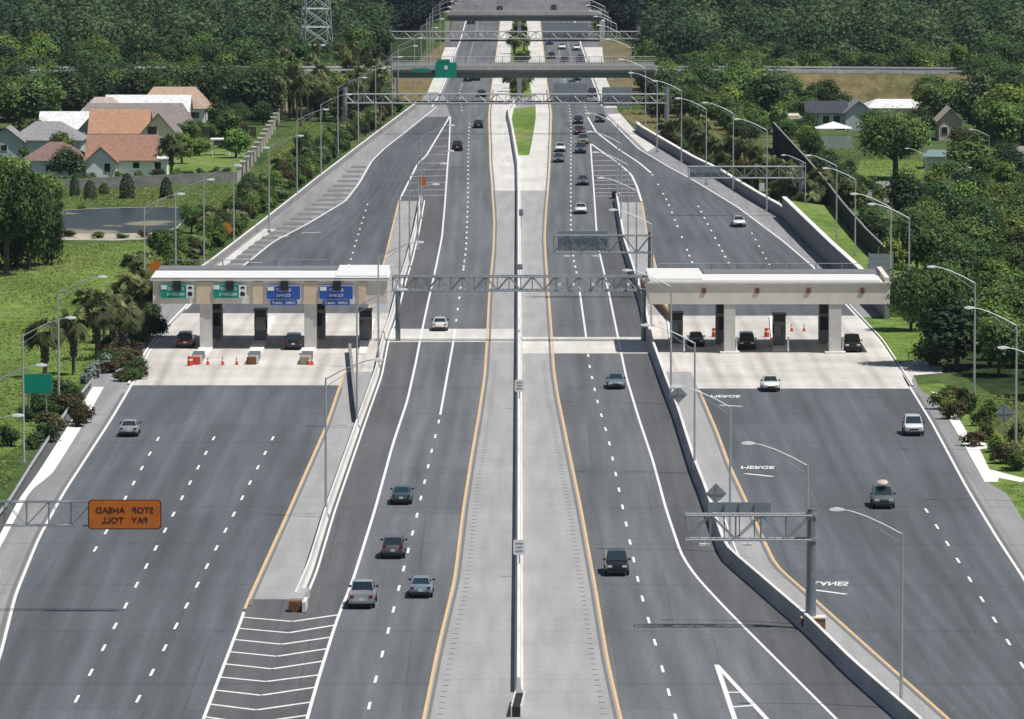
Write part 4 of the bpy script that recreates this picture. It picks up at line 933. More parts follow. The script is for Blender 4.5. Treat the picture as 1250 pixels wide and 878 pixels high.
def make_car(kind):
    r = empty(kind, (0, 0, 0)); L_, Wd = {'sedan': (4.8, 1.8), 'suv': (4.75, 1.88), 'pickup': (5.6, 1.96)}[kind]; hw = Wd/2; hl = L_/2
    pm = paint('silver', (.5, .52, .54))
    if kind == 'sedan':
        st = [(-hl, .42, .72, hw*.8), (-hl+.08, .32, .93, hw*.9), (-hl+.5, .24, 1.0, hw*.97), (-.8, .2, .98, hw), (.9, .2, .97, hw), (1.5, .22, .92, hw*.98), (hl-.35, .25, .8, hw*.93), (hl-.06, .32, .68, hw*.84), (hl, .42, .6, hw*.74)]
        B = [(-1.75, .95), (1.05, .95)]; T = [(-1.0, 1.4), (.25, 1.42)]; hb, ht = hw*.86, hw*.66
    elif kind == 'suv':
        st = [(-hl, .5, 1.0, hw*.86), (-hl+.06, .4, 1.08, hw*.93), (-hl+.4, .32, 1.1, hw*.98), (-.8, .3, 1.1, hw), (.9, .3, 1.08, hw), (1.3, .3, 1.04, hw*.99), (hl-.3, .34, .98, hw*.95), (hl-.05, .42, .86, hw*.88), (hl, .5, .74, hw*.8)]
        B = [(-hl+.12, 1.07), (1.15, 1.07)]; T = [(-hl+.5, 1.7), (.35, 1.72)]; hb, ht = hw*.9, hw*.74
    else:
        st = [(-.65, .42, 1.14, hw), (.9, .4, 1.13, hw), (1.6, .4, 1.1, hw*.99), (hl-.3, .42, 1.05, hw*.96), (hl-.05, .5, .92, hw*.9), (hl, .55, .8, hw*.84)]
        B = [(-.62, 1.12), (1.45, 1.12)]; T = [(-.45, 1.8), (.6, 1.82)]; hb, ht = hw*.9, hw*.76
    mb = MB(); loft(st, mb)
    if kind == 'pickup':                          # bed: floor, two sides and a tailgate left open at the top
        mb.box((0, (-hl-.65)/2, .68), (Wd*.96, hl-.65, .3)); 
        for x in (-1, 1): mb.box((x*(hw-.07), (-hl-.65)/2, .95), (.13, hl-.65, .45))
    body = mb.build('body', pm, r, 38)
    if kind == 'pickup': 
        MB().box((0, -hl+.06, .9), (Wd-.28, .1, .5)).build('tailgate', pm, r)
        MB().box((0, -hl-.08, .55), (Wd*.95, .16, .2)).build('bumper', M['rim'], r)
    b0, b1 = B; t0, t1 = T
    V = [(-hb, b0[0], b0[1]), (hb, b0[0], b0[1]), (hb, b1[0], b1[1]), (-hb, b1[0], b1[1]), (-ht, t0[0], t0[1]), (ht, t0[0], t0[1]), (ht, t1[0], t1[1]), (-ht, t1[0], t1[1]), (0, t0[0]+.1, t0[1]+.05), (0, t1[0]-.1, t1[1]+.04)]
    MB().add(V, [(0, 1, 5, 4), (1, 2, 6, 5), (2, 3, 7, 6), (3, 0, 4, 7), (4, 5, 8), (5, 6, 9, 8), (6, 7, 9), (7, 4, 8, 9)]).build('cabin', pm, r)
    pane(r, 'rear_window', [V[0], V[1], V[5], V[4]], .09, M['glass_c'], (0, -1, .3)); pane(r, 'windscreen', [V[2], V[3], V[7], V[6]], .07, M['glass_c'], (0, 1, .3))
    for s_, (a, b, c, d) in ((1, (1, 2, 6, 5)), (-1, (3, 0, 4, 7))):
        A, Bq, C, D = [Vector(V[k]) for k in (a, b, c, d)]
        m1 = (A+Bq)/2; m2 = (C+D)/2
        pane(r, 'side_window', [A, m1, m2, D], .12, M['glass_c'], (s_, 0, .3)); pane(r, 'side_window', [m1, Bq, C, m2], .12, M['glass_c'], (s_, 0, .3))
    wr = .33 if kind == 'sedan' else .38; wy = hl-.92
    for x in (-1, 1):
        for y in (-wy, wy*.98):
            t = MB().tube((x*(hw-.2), y, wr), (x*(hw+.01), y, wr), wr, n=18).build('wheel', M['tyre'], r, 40)
            MB().tube((x*(hw+.005), y, wr), (x*(hw+.025), y, wr), wr*.62, n=14).build('rim', M['rim'], t)
        zt = {'sedan': .82, 'suv': .98, 'pickup': .92}[kind]
        MB().box((x*hw*.72, -hl-.0, zt), (hw*.28, .1, .15 if kind == 'sedan' else .22)).build('tail_light', M['red_lamp'], r)
        MB().box((x*hw*.62, hl-.06, st[-1][2]+.04), (hw*.38, .14, .16)).build('headlight', M['head_lamp'], r)
        MB().box((x*(hb+.14), b1[0]-.25, b1[1]+.1), (.2, .12, .15)).build('mirror', M['trim'], r)
    MB().box((0, hl-.01, st[-1][2]-.08), (hw*.85, .06, .16)).build('grille', M['trim'], r)
    MB().box((0, hl-.01, .36), (Wd*.8, .08, .16)).build('lower_intake', M['trim'], r)
    MB().box((0, -hl-.02, .62 if kind == 'sedan' else .7), (.34, .04, .17)).build('licence_plate', M['plate'], r)
    MB().box((0, -hl+.02, .4), (Wd*.8, .1, .16)).build('bumper_trim', M['trim'], r)
    MB().box((0, 0, .27), (Wd*.8, L_*.9, .14)).build('underbody', M['trim'], r)
    return r
PROTO = {k: make_car(k) for k in ('sedan', 'suv', 'pickup')}; usedp = set()
COLS = {'silver': (.5, .52, .54), 'white': (.78, .79, .79), 'teal': (.06, .15, .17), 'darkgreen': (.16, .21, .2), 'mauve': (.19, .165, .17), 'lightblue': (.3, .4, .47), 'black': (.012, .012, .015), 'maroon': (.1, .015, .02), 'grey': (.12, .13, .15), 'slate': (.2, .26, .3), 'darkblue': (.02, .03, .07), 'tan': (.35, .3, .2), 'champagne': (.55, .5, .42)}
def lane_heading(px, py):
    if py < 140: return 0
    y = Yof(py); f = min((yel_LM, wht_LM, wht_LP, yel_LP, yel_RM, wht_RM, goreR2, wht_RP), key=lambda g: abs(float(g(y)[0])-at(px, py).x))
    return math.atan(float(f(y+12)[0]-f(y-6)[0])/18)*.8
def car(kind, colr, px, py, away, label, rz=0, z=.06):
    if kind not in usedp: o = PROTO[kind]; usedp.add(kind)
    else: o = copy_tree(PROTO[kind])
    L_ = {'sedan': 4.8, 'suv': 4.75, 'pickup': 5.6}[kind]; p = at(px, py)
    o.location = (p.x, p.y + L_/2 - .3, z); rz = -lane_heading(px, py); o.rotation_euler = (0, 0, rz + (0 if away else math.pi)); o.name = {'sedan': 'sedan_car', 'suv': 'suv_car', 'pickup': 'pickup_truck'}[kind]
    pm = paint(colr, COLS[colr], .0 if colr in ('white', 'black') else .35)
    for k in kids(o):
        if k.name.split('.')[0] in ('body', 'cabin', 'tailgate'):
            k.material_slots[0].link = 'OBJECT'; k.material_slots[0].material = pm
    tag(o, label, {'sedan': 'car', 'suv': 'car', 'pickup': 'pickup truck'}[kind]); return o
# outbound (rear towards us)
car('sedan','silver',157,534,True,'silver sedan alone in the left lane of the outbound toll road')
car('suv','maroon',226,426,True,'dark maroon car in the leftmost outbound toll lane')
car('suv','black',358,428,True,'black car with red tail lights in the outbound toll lane under the blue sign')
car('sedan','white',537,405,True,'white sedan passing the concrete band on the outbound lanes')
car('sedan','teal',490,617,True,'dark teal sedan in the left outbound lane')
car('suv','mauve',480,683,True,'mauve grey SUV behind the white pickup in the left outbound lane')
car('pickup','silver',442,744,True,'silver white pickup truck touching the left edge line, nearest of the outbound traffic')
car('sedan','lightblue',514,731,True,'light blue sedan in the right outbound lane beside the pickup')
car('suv','black',558,185,True,'black SUV in the left outbound lane far beyond the plaza')
car('sedan','black',584,157,True,'black sedan in the right outbound lane beyond the black SUV')
car('sedan','black',571,100,True,'dark car left of a pair just below the overpass on the outbound side')
car('sedan','darkblue',581,99,True,'dark car right of a pair just below the overpass on the outbound side')
car('sedan','black',588,119,True,'dark car under the far gantry on the outbound side')
car('suv','black',575,30,True,'dark car just in front of the farthest overpass, outbound')
# inbound (front towards us)
car('suv','black',753,704,False,'black SUV, nearest inbound vehicle, in the lane beside the yellow line')
car('sedan','slate',752,476,False,'blue grey sedan beside the white edge line just past the concrete band')
car('sedan','white',709,262,False,'white sedan on the inbound lanes before the grey cantilever frame')
car('sedan','grey',712,227,False,'dark grey sedan just beyond the white one on the inbound lanes')
car('suv','grey',709,188,False,'dark grey SUV at the head of the row in the inbound outer lane')
car('suv','tan',712,177,False,'tan topped car hidden behind the dark grey SUV')
car('sedan','maroon',707,165,False,'maroon car third in the inbound row')
car('sedan','black',706,152,False,'black car fourth in the inbound row near the far gantry')
car('sedan','black',733,150,False,'black car alone on the inbound exit lane near the far gantry')
car('sedan','grey',682,199,False,'dark grey sedan in the inner inbound lane followed by a white car')
car('sedan','white',684,186,False,'white sedan behind the grey one in the inner inbound lane')
car('sedan','white',902,278,False,'white sedan crossing the wide inbound toll approach')
car('sedan','white',941,479,False,'cream white sedan leaving the inbound toll pad')
car('suv','white',1116,533,False,'white SUV by the right edge line below the inbound plaza')
wag = car('suv','darkgreen',1079,622,False,'grey green wagon with a cargo pod on its roof, right side')
car('sedan','black',850,424,False,'black sedan in the first inbound toll lane')
car('suv','black',912,428,False,'black SUV in the inbound toll lane beside the middle booth')
car('pickup','black',1041,431,False,'black pickup truck right of the right inbound canopy column')
car('sedan','white',686,61,False,'white and dark car left of a pair beyond the overpass, inbound'); car('sedan','white',704,62,False,'white car right of a pair beyond the overpass, inbound'); car('sedan','darkblue',671,55,False,'dark blue car farthest by the yellow line beyond the overpass, inbound')
car('sedan','darkblue',673,72,False,'dark blue car by the yellow line seen over the overpass, inbound'); car('sedan','maroon',689,77,False,'maroon car seen just over the overpass parapet, inbound'); car('suv','grey',709,77,False,'grey SUV seen just over the overpass parapet, inbound')
car('sedan','silver',704,99,False,'silver car emerging from under the overpass, inbound'); car('suv','maroon',723,119,False,'dark red car under the far gantry, inbound'); car('sedan','slate',698,107,False,'blue grey car between the overpass and the far gantry, inbound')
car('suv','maroon',676,14,False,'dark red vehicle at the very top of the far inbound road'); car('sedan','darkblue',610,14,True,'dark blue car at the very top of the far outbound road')
# roof cargo pod
pod = MB()
rings = [(-.95,.3,.0),(-.85,.45,.22),(-.3,.5,.36),(.4,.48,.38),(.85,.36,.25),(1.0,.2,.08)]
n_=8
for (y, hw_, h_) in rings:
    for k in range(n_):
        t = 2*math.pi*k/n_; pod.v.append((hw_*math.cos(t), y, .2+max(-.1, h_*.55*math.sin(t))+h_*.3))
for i in range(len(rings)-1):
    for j in range(n_): a=i*n_+j; b=i*n_+(j+1)%n_; pod.f.append([a,b,b+n_,a+n_]); pod.m.append(0)
pod.f.append(list(range(n_-1,-1,-1))); pod.f.append([(len(rings)-1)*n_+j for j in range(n_)]); pod.m += [0,0]
po = pod.build('cargo_pod', mat('pod_beige', (.55,.45,.38), .5), None, 60, (wag.location.x, wag.location.y+.1, wag.location.z+1.74)); po.rotation_euler = wag.rotation_euler
tag(po, 'pinkish beige cargo pod on the roof of the grey green wagon', 'cargo box')

# ------------------------------------------------------------------ overpasses and the road on its embankment
def overpass(b, pxl, pxr, zbot, depth_g, width, label, fence=True, sign_=True):
    p = at(pxl, b); q = at(pxr, b)
    o = empty('overpass', (0, p.y, 0), 0, label, 'bridge')
    cx = (p.x+q.x)/2; W = q.x-p.x
    MB().box((cx, width/2, zbot+depth_g*.62), (W, width, depth_g*.24)).build('deck', M['asph_far'], o)
    for y in (.5, width/3, 2*width/3, width-.5): MB().box((cx, y, zbot+depth_g*.25), (W, .5, depth_g*.5)).build('girder', mat('girder_green', (.13, .17, .14), .8) if 'girder_green' not in bpy.data.materials else bpy.data.materials['girder_green'], o)
    for y in (.12, width-.12): MB().box((cx, y, zbot+depth_g*.74+.45), (W, .24, .95)).build('parapet', M['conc_l'], o)
    if fence:
        mb = MB(); zt = zbot+depth_g*.74+.9
        for x in np.arange(p.x, q.x, 2.4): mb.tube((x, .12, zt), (x, .12, zt+1.7), .06, n=4)
        for zz in (zt+.05, zt+.85, zt+1.7): mb.tube((p.x, .12, zz), (q.x, .12, zz), .05, n=4)
        for x in np.arange(p.x, q.x, .4): mb.tube((x, .12, zt), (x, .12, zt+1.7), .02, n=3)
        mb.build('mesh_fence', M['steel'], o)
    for px in (634,):
        x = at(px, b).x; mb = MB()
        for y in np.linspace(1.5, width-1.5, 3): mb.tube((x, y, 0), (x, y, zbot-.6), .5, n=12)
        mb.box((x, width/2, zbot-.35), (1.2, width-1, .7)); mb.build('pier', M['column'], o)
    return o, p, q
o1, p1, q1 = overpass(128, 478, 800, 5.2, 2.1, 13, 'grey road overpass with mesh fence crossing the whole highway')
MB().box((p1.x+.4, 6.5, 2.6), (1.0, 13, 5.2)).build('abutment', M['fascia'], o1); MB().box((q1.x-.4, 6.5, 2.6), (1.0, 13, 5.2)).build('abutment', M['fascia'], o1)
# green sign mounted on the overpass (faces us) and its plain green neighbour
for (a, b_, t, u, lb) in ((531.5, 557.5, 76, 95, 'green sign with a small route shield'), (504, 524, 83.5, 88.5, 'long low green sign')):
    xa = at(a, 128).x; xb = at(b_, 128).x; s1 = sc(128); z0 = (128-u)/s1; z1 = (128-t)/s1
    mb = MB(); rrect(mb, (xa+xb)/2, (z0+z1)/2, xb-xa, z1-z0, -.5, -.4, .15)
    if a == 531.5: mb.box(((xa*.62+xb*.38), -.45, z1+.25), ((xb-xa)*.6, .1, .7))
    f_ = mb.build('sign_panel', M['green'], o1); f_['label'] = lb
    if a == 531.5: MB().box(((xa+xb)/2, -.53, (z0+z1)/2+.5), (.7, .04, .7)).build('route_shield', M['white'], f_)
o2, p2, q2 = overpass(51, 546, 735, 5.0, 1.9, 9, 'farthest dark overpass near the top of the picture', fence=False)
MB().box((p2.x, 4.5, 2.5), (1.2, 9, 5)).build('abutment', M['column'], o2); MB().box((q2.x, 4.5, 2.5), (1.2, 9, 5)).build('abutment', M['column'], o2)
Y1 = p1.y
def embank(mb, x0, x1, s_):
    # top of the embankment curves gently towards the camera on the right
    xs = np.linspace(x0, x1, 20); o = len(mb.v)
    for i, x in enumerate(xs):
        t = abs(x-x0)/170; y = Y1 - (55*t*t if s_ > 0 else 8*t)
        mb.v += [(x, y-14, .0), (x, y-1.5, 6.1), (x, y+14.5, 6.1), (x, y+30, .0)]
    for i in range(19):
        for j in range(3):
            a = o+4*i+j; mb.f.append([a, a+4, a+5, a+1] if s_ > 0 else [a, a+1, a+5, a+4]); mb.m.append(0)
flat('embankment', M['dry'], lambda mb: (embank(mb, q1.x-.2, q1.x+170, 1), embank(mb, p1.x+.2, p1.x-190, -1)))
def crossroad(mb, z=6.16, a=0, b=13):
    for x0, x1, s_ in ((q1.x-.2, q1.x+170, 1), (p1.x+.2, p1.x-190, -1)):
        xs = np.linspace(x0, x1, 20); o = len(mb.v)
        for x in xs:
            t = abs(x-x0)/170; y = Y1 - (55*t*t if s_ > 0 else 8*t); mb.v += [(x, y+a, z), (x, y+b, z)]
        for i in range(19): k = o+2*i; mb.f.append([k, k+2, k+3, k+1] if s_ > 0 else [k, k+1, k+3, k+2]); mb.m.append(0)
flat('cross_road', M['asph_far'], crossroad)
for x0, x1, s_, lb in ((q1.x, q1.x+170, 1, 'white guard rail of the crossing road on the right embankment'), (p1.x, p1.x-190, -1, 'white guard rail of the crossing road on the left embankment')):
    o = empty('guard_rail', (0, 0, 0), 0, lb, 'guard rail'); mb = MB(); mp = MB(); xs = np.linspace(x0, x1, 40); P = []
    for x in xs:
        t = abs(x-x0)/170; y = Y1 - (55*t*t if s_ > 0 else 8*t); P.append((x, y+.2, 6.85)); MB().box((x, y+.25, 6.45), (.15, .12, .8)).build('rail_post', M['steel'], o)
    for A, B in zip(P[:-1], P[1:]):
        d = Vector(B)-Vector(A); mb.box(((A[0]+B[0])/2, (A[1]+B[1])/2, 6.8), (d.length, .1, .34), math.atan2(d.y, d.x))
        mp.box(((A[0]+B[0])/2, (A[1]+B[1])/2+12.4, 6.8), (d.length, .1, .34), math.atan2(d.y, d.x))
    mb.build('near_rail', M['white'], o); mp.build('far_rail', M['white'], o)

# ------------------------------------------------------------------ houses
def shingle(name, c): return mat('roof_'+name, c, .9, noise=.22, nscale=1.6)
RC = {'red': shingle('red', (.30, .17, .125)), 'orange': shingle('orange', (.40, .235, .15)), 'brown': shingle('brown', (.21, .14, .12)), 'grey': shingle('grey', (.26, .26, .27)), 'taupe': shingle('taupe', (.24, .21, .2)), 'white': shingle('white', (.68, .7, .7)), 'pink': shingle('pink', (.44, .37, .33)), 'tan': shingle('tan', (.42, .31, .23)), 'dark': shingle('dark', (.05, .055, .07)), 'cream': shingle('cream', (.62, .56, .45)), 'teal': shingle('teal', (.16, .25, .25))}  # brown stands for the red roof's shaded side, put into the colour
WC = {'white': mat('wall_white', (.86, .87, .9), .85, noise=.06), 'cream': mat('wall_cream', (.8, .68, .56), .85, noise=.06), 'blue': mat('wall_blue', (.5, .55, .6), .85, noise=.06), 'grey': mat('wall_grey', (.4, .42, .44), .85, noise=.1), 'pink': mat('wall_pink', (.62, .54, .48), .85, noise=.1)}
def gable(mb, x0, x1, y0, y1, ze, zr, axis, ov=.5, th=.18, hip=0.0):
    x0 -= ov; x1 += ov; y0 -= ov; y1 += ov
    if axis == 'x':
        ym = (y0+y1)/2; h = hip*(y1-y0)/2
        V = [(x0, y0, ze), (x1, y0, ze), (x1, y1, ze), (x0, y1, ze), (x0+h, ym, zr), (x1-h, ym, zr)]
        Fc = [(0, 1, 5, 4), (2, 3, 4, 5), (1, 2, 5), (3, 0, 4), (0, 3, 2, 1)]
    else:
        xm = (x0+x1)/2; h = hip*(x1-x0)/2
        V = [(x0, y0, ze), (x1, y0, ze), (x1, y1, ze), (x0, y1, ze), (xm, y0+h, zr), (xm, y1-h, zr)]
        Fc = [(1, 2, 5, 4), (3, 0, 4, 5), (0, 1, 4), (2, 3, 5), (0, 3, 2, 1)]
    mb.add(V, Fc)
def house(pxc, by, blocks, label, wall, windows=(), rz=0, extra=None):
    """blocks: (x0px, x1px, y0 m, depth m, wall height, ridge height, axis, roof colour, hip)"""
    p = at(pxc, by); s = sc(by); o = empty('house', (p.x, p.y, 0), rz, label, 'house')
    for i, (a, b, y0, d, wh, rh, ax, rc, hip) in enumerate(blocks):
        x0, x1 = (a-pxc)/s, (b-pxc)/s
        mb = MB().box(((x0+x1)/2, y0+d/2, wh/2), (x1-x0, d, wh))
        if hip == 0 and rh > wh+.3:                # gable triangles
            if ax == 'y':
                for yy in (y0+.02, y0+d-.02): mb.add([(x0, yy, wh-.01), (x1, yy, wh-.01), ((x0+x1)/2, yy, rh-.15)], [(0, 1, 2)] if yy < y0+1 else [(2, 1, 0)])
            else:
                for xx in (x0+.02, x1-.02): mb.add([(xx, y0, wh-.01), (xx, y0+d, wh-.01), (xx, y0+d/2, rh-.15)], [(2, 1, 0)] if xx < x0+1 else [(0, 1, 2)])
        mb.build('wall', WC[wall], o)
        rb = MB()
        if rh > wh+.3:
            if hip == 0:                           # open gable: two pitched slabs
                ov = .45; th = .16
                if ax == 'x':
                    ym = y0+d/2; k = (rh-wh)/(d/2)
                    for sgn in (-1, 1):
                        ye = ym+sgn*(d/2+ov); ze = wh-ov*k
                        V = [(x0-ov, ye, ze), (x1+ov, ye, ze), (x1+ov, ym, rh), (x0-ov, ym, rh)]; V += [(x, y, z+th) for x, y, z in V]
                        rb.add(V, [(0, 1, 2, 3), (7, 6, 5, 4), (0, 4, 5, 1), (1, 5, 6, 2), (3, 2, 6, 7), (0, 3, 7, 4)])
                else:
                    xm = (x0+x1)/2; k = (rh-wh)/((x1-x0)/2)
                    for sgn in (-1, 1):
                        xe = xm+sgn*((x1-x0)/2+ov); ze = wh-ov*k
                        V = [(xe, y0-ov, ze), (xe, y0+d+ov, ze), (xm, y0+d+ov, rh), (xm, y0-ov, rh)]; V += [(x, y, z+th) for x, y, z in V]
                        rb.add(V, [(0, 1, 2, 3), (7, 6, 5, 4), (0, 4, 5, 1), (1, 5, 6, 2), (3, 2, 6, 7), (0, 3, 7, 4)])
            else: gable(rb, x0, x1, y0, y0+d, wh, rh, ax, .5, .16, hip)
        else: rb.box(((x0+x1)/2, y0+d/2, wh+.12), (x1-x0+.8, d+.8, .24))
        rb.build('roof', RC[rc], o)
    for (wx, z, ww, wh_) in windows:
        x = (wx-pxc)/s
        yy = min(bk[2] for bk in blocks if bk[0]-1 <= wx <= bk[1]+1)
        f_ = MB().box((x, yy-.03, z), (ww+.2, .06, wh_+.2)).build('window', WC['white'], o); MB().box((x, yy-.07, z), (ww, .04, wh_)).box((x, yy-.095, z), (.06, .02, wh_)).build('pane', M['glass'], f_)
    return o
house(140, 218, [(105,187,3,11,2.8,6.3,'x','red',0.0),(105,141,0,7,2.8,4.9,'y','red',0.0),(26,104,2,10,2.7,5.4,'x','brown',.8),(184,201,4,8,2.5,2.6,'x','white',0)], 'white house with red brown roof nearest the pond', 'white', [(131,1.7,.9,1.3),(165,1.9,1.0,.9),(191,1.3,1.0,2.0),(60,1.5,1.4,1.0)])  # left wing's brown roof carries shade in its colour
house(165, 184, [(108,178,4,11,2.8,6.4,'x','orange',0),(172,215,0,13,2.9,6.3,'y','taupe',0)], 'cream gabled house with bright orange roof behind the nearest white house', 'cream', [(186,3.0,1.6,2.2),(199,1.6,.9,1.2)])
house(50, 192, [(12,98,2,11,2.7,5.6,'x','grey',.7),(-12,28,0,8,2.7,4.8,'y','grey',0)], 'blue grey house with grey hipped roof at the left edge', 'blue', [(5,1.6,1.0,1.0)])
house(88, 178, [(48,112,2,10,2.8,5.4,'x','white',.0),(96,124,0,8,2.7,4.9,'y','white',0)], 'house with a pale white roof and small blue gable', 'blue')
house(160, 172, [(95,228,2,12,2.9,6.2,'x','taupe',.25)], 'long house with taupe roof behind the orange roofed one', 'white', [(215,1.5,1.2,1.1)])
house(170, 158, [(98,150,0,10,2.8,5.6,'x','pink',.5),(128,228,4,11,3.0,5.6,'x','white',.0)], 'house with pink and white low roofs in the middle of the row', 'pink')
house(208, 150, [(170,250,3,12,2.8,6.2,'x','tan',.4),(229,250,0,6,2.6,4.0,'y','tan',.6)], 'farthest house with tan hipped roof and white side wall', 'white', [(238,1.4,1.6,1.1)])
house(1020, 159, [(986,1034,2,9,3.0,4.8,'x','dark',0),(1032,1066,0,12,3.2,5.2,'y','grey',0)], 'blue grey barn like house with dark roof beside the right lawn', 'blue', [(996,1.8,1.2,1.4),(1009,1.8,1.2,1.4),(1022,1.8,1.2,1.4)])
house(1095, 152, [(1060,1128,0,14,3.0,4.3,'x','white',.3),(1118,1142,-2,10,3.0,4.2,'y','cream',.3)], 'low building with a wide white roof behind the blue grey barn', 'cream')
house(965, 161, [(941,974,0,7,2.7,2.8,'x','cream',0),(962,989,-2,6,2.3,2.4,'x','cream',0)], 'small flat cream roofed shed left of the blue grey barn', 'pink')
house(1158, 172, [(1146,1174,0,9,3.6,5.6,'y','pink',0)], 'pale pink house half hidden by trees on the right', 'pink', [(1153,1.8,1,1.2),(1165,1.8,1,1.2)])
house(1150, 207, [(1130,1170,0,6,2.1,3.0,'x','teal',.3)], 'teal roofed low shed beside the spreading tree', 'blue')
house(1258, 214, [(1238,1290,0,9,2.6,4.4,'x','taupe',.3)], 'house with grey roof at the right edge of the picture', 'grey')
p = at(1018, 173); o = empty('gazebo', (p.x, p.y, 0), 0, 'open gazebo with white tent roof in front of the blue grey barn', 'gazebo')
for x in (-2.6, 2.6):
    for y in (0, 4): MB().tube((x, y, 0), (x, y, 2.3), .08, n=6).build('post', M['white'], o)
MB().add([(-3.2,-.6,2.3),(3.2,-.6,2.3),(3.2,4.6,2.3),(-3.2,4.6,2.3),(0,2,3.4)], [(0,1,4),(1,2,4),(2,3,4),(3,0,4),(3,2,1,0)]).build('roof', M['white'], o)
mb = MB(); p = at(1021, 181)
for k in range(26): mb.box((-2.8+k*.22, 0, 1.0), (.19, .05, 2.0))
o = mb.build('privacy_fence', WC['grey'], None, None, (p.x, p.y, 0)); tag(o, 'grey picket privacy fence in front of the white gazebo', 'fence')
p = at(270, 190); o = empty('pergola', (p.x, p.y, 0), 0, 'small white topped pergola in the garden left of the post fence', 'pergola')
for x in (-1.4, 1.4): MB().box((x, 0, 1.3), (.2, .2, 2.6)).box((x, 2.4, 1.3), (.2, .2, 2.6)).build('post', WC['white'], o)
MB().box((0, 1.2, 2.7), (3.6, 3.2, .2)).build('roof', WC['white'], o)
p = at(232, 168); a = empty('garden_fence', (p.x, p.y, 0), 0, 'dark timber garden fence behind the houses on the left', 'fence')
mb = MB()
for k in range(40): mb.box((-1+k*.32, 0, .95), (.28, .05, 1.9))
mb.build('boards', M['fence_d'], a)
flat('cul_de_sac', M['shoulder'], lambda mb: px_poly(mb, [(1052,240),(1055,226),(1075,222),(1112,222),(1116,232),(1095,250),(1070,252)], .03))

# lattice transmission towers
def pylon(px, top_half, label, b=55, h=42, w0=6.6, w1=1.8):
    p = at(px, b); o = empty('transmission_tower', (p.x, p.y, 0), R(12), label, 'pylon'); mb = MB(); n = 12
    def cn(k): t = k/n; w_ = w0/2*(1-t)+w1/2*t; return [Vector((x*w_, y*w_, h*t)) for x, y in ((-1,-1),(1,-1),(1,1),(-1,1))]
    for k in range(n):
        A, B = cn(k), cn(k+1)
        for i in range(4):
            j = (i+1) % 4; mb.tube(A[i], B[i], .13, n=4); mb.tube(A[i], B[j], .08, n=4); mb.tube(A[j], B[i], .08, n=4); mb.tube(B[i], B[j], .07, n=4)
    mb.build('lattice', M['lattice'], o)
    cr = MB()
    for z in (h*.72, h*.86): cr.tube((-7, 0, z), (7, 0, z), .14, n=4).tube((-7, 0, z), (0, 0, z+1.6), .08, n=4).tube((7, 0, z), (0, 0, z+1.6), .08, n=4)
    cr.build('cross_arm', M['lattice'], o)
pylon(386, 13, 'pale lattice transmission tower rising from the trees at the top left', 100, 46, 6.6, 2.2)
pylon(918, 8, 'faint transmission tower in the dark wood right of the highway', 40, 40, 4.2); pylon(1233, 8, 'faint transmission tower at the top right corner', 38, 40, 4.2)

# ------------------------------------------------------------------ trees and plants
def leaf_mesh(name, P, size, tone, normal_bias=None, flat_=0.0):
    n = len(P); u = rng.normal(size=(n, 3)); u /= np.linalg.norm(u, axis=1)[:, None]
    if normal_bias is not None: u = u*.5 + normal_bias*1.5; u /= np.linalg.norm(u, axis=1)[:, None]+1e-9
    a = np.cross(u, rng.normal(size=(n, 3))); a /= np.linalg.norm(a, axis=1)[:, None]+1e-9; b = np.cross(u, a)
    s = size*rng.uniform(.6, 1.35, n)[:, None]
    k = rng.uniform(.45, .8, n)[:, None]
    V = np.stack([P-a*s, P-b*s*k+u*s*.15, P+a*s, P+b*s*k+u*s*.15], 1).reshape(-1, 3)
    me = bpy.data.meshes.new(name); me.vertices.add(4*n); me.loops.add(4*n); me.polygons.add(n)
    me.vertices.foreach_set('co', V.astype(np.float32).ravel()); me.loops.foreach_set('vertex_index', np.arange(4*n, dtype=np.int32))
    me.polygons.foreach_set('loop_start', np.arange(0, 4*n, 4, dtype=np.int32)); me.polygons.foreach_set('loop_total', np.full(n, 4, dtype=np.int32))
    at_ = me.attributes.new('tone', 'FLOAT', 'FACE'); at_.data.foreach_set('value', np.clip(tone, 0, 1).astype(np.float32))
    me.update(calc_edges=True); me.validate(); return me
def crown_points(n, w, h, z0, lobes, squash=.8):
    """leaf clumps over irregular lobes filling an ellipsoid w wide, h tall, bottom z0"""
    P = []; Nn = []; T = []
    C = []
    for i in range(lobes):
        for _ in range(30):
            d = rng.normal(size=3); d /= np.linalg.norm(d); r = rng.uniform(.25, .95)**.7
            c = np.array([d[0]*r*w/2*.72, d[1]*r*w/2*.72, z0+h/2+d[2]*r*h/2*.68])
            if all(np.linalg.norm((c-q[0])/np.array([w, w, h])) > .13 for q in C) or _ == 29: break
        C.append((c, rng.uniform(.16, .30)*min(w, h*1.2), rng.uniform(-.3, .3)))
    per = n//lobes
    for c, r, tn in C:
        d = rng.normal(size=(per, 3)); d /= np.linalg.norm(d, axis=1)[:, None]; rr = r*rng.uniform(.2, 1.25, per)**.5
        bump = 1+.34*np.sin(d[:, 0]*6+c[0])*np.cos(d[:, 1]*5+c[1])
        P.append(c+d*(rr*bump)[:, None]*np.array([1, 1, squash])); Nn.append(d); T.append(.5+tn+rng.normal(0, .17, per))
    return np.concatenate(P), np.concatenate(Nn), np.concatenate(T)
def link_mesh(me, name, m_, parent):
    me.materials.append(m_); o = bpy.data.objects.new(name, me); COL.objects.link(o); o.parent = parent; return o
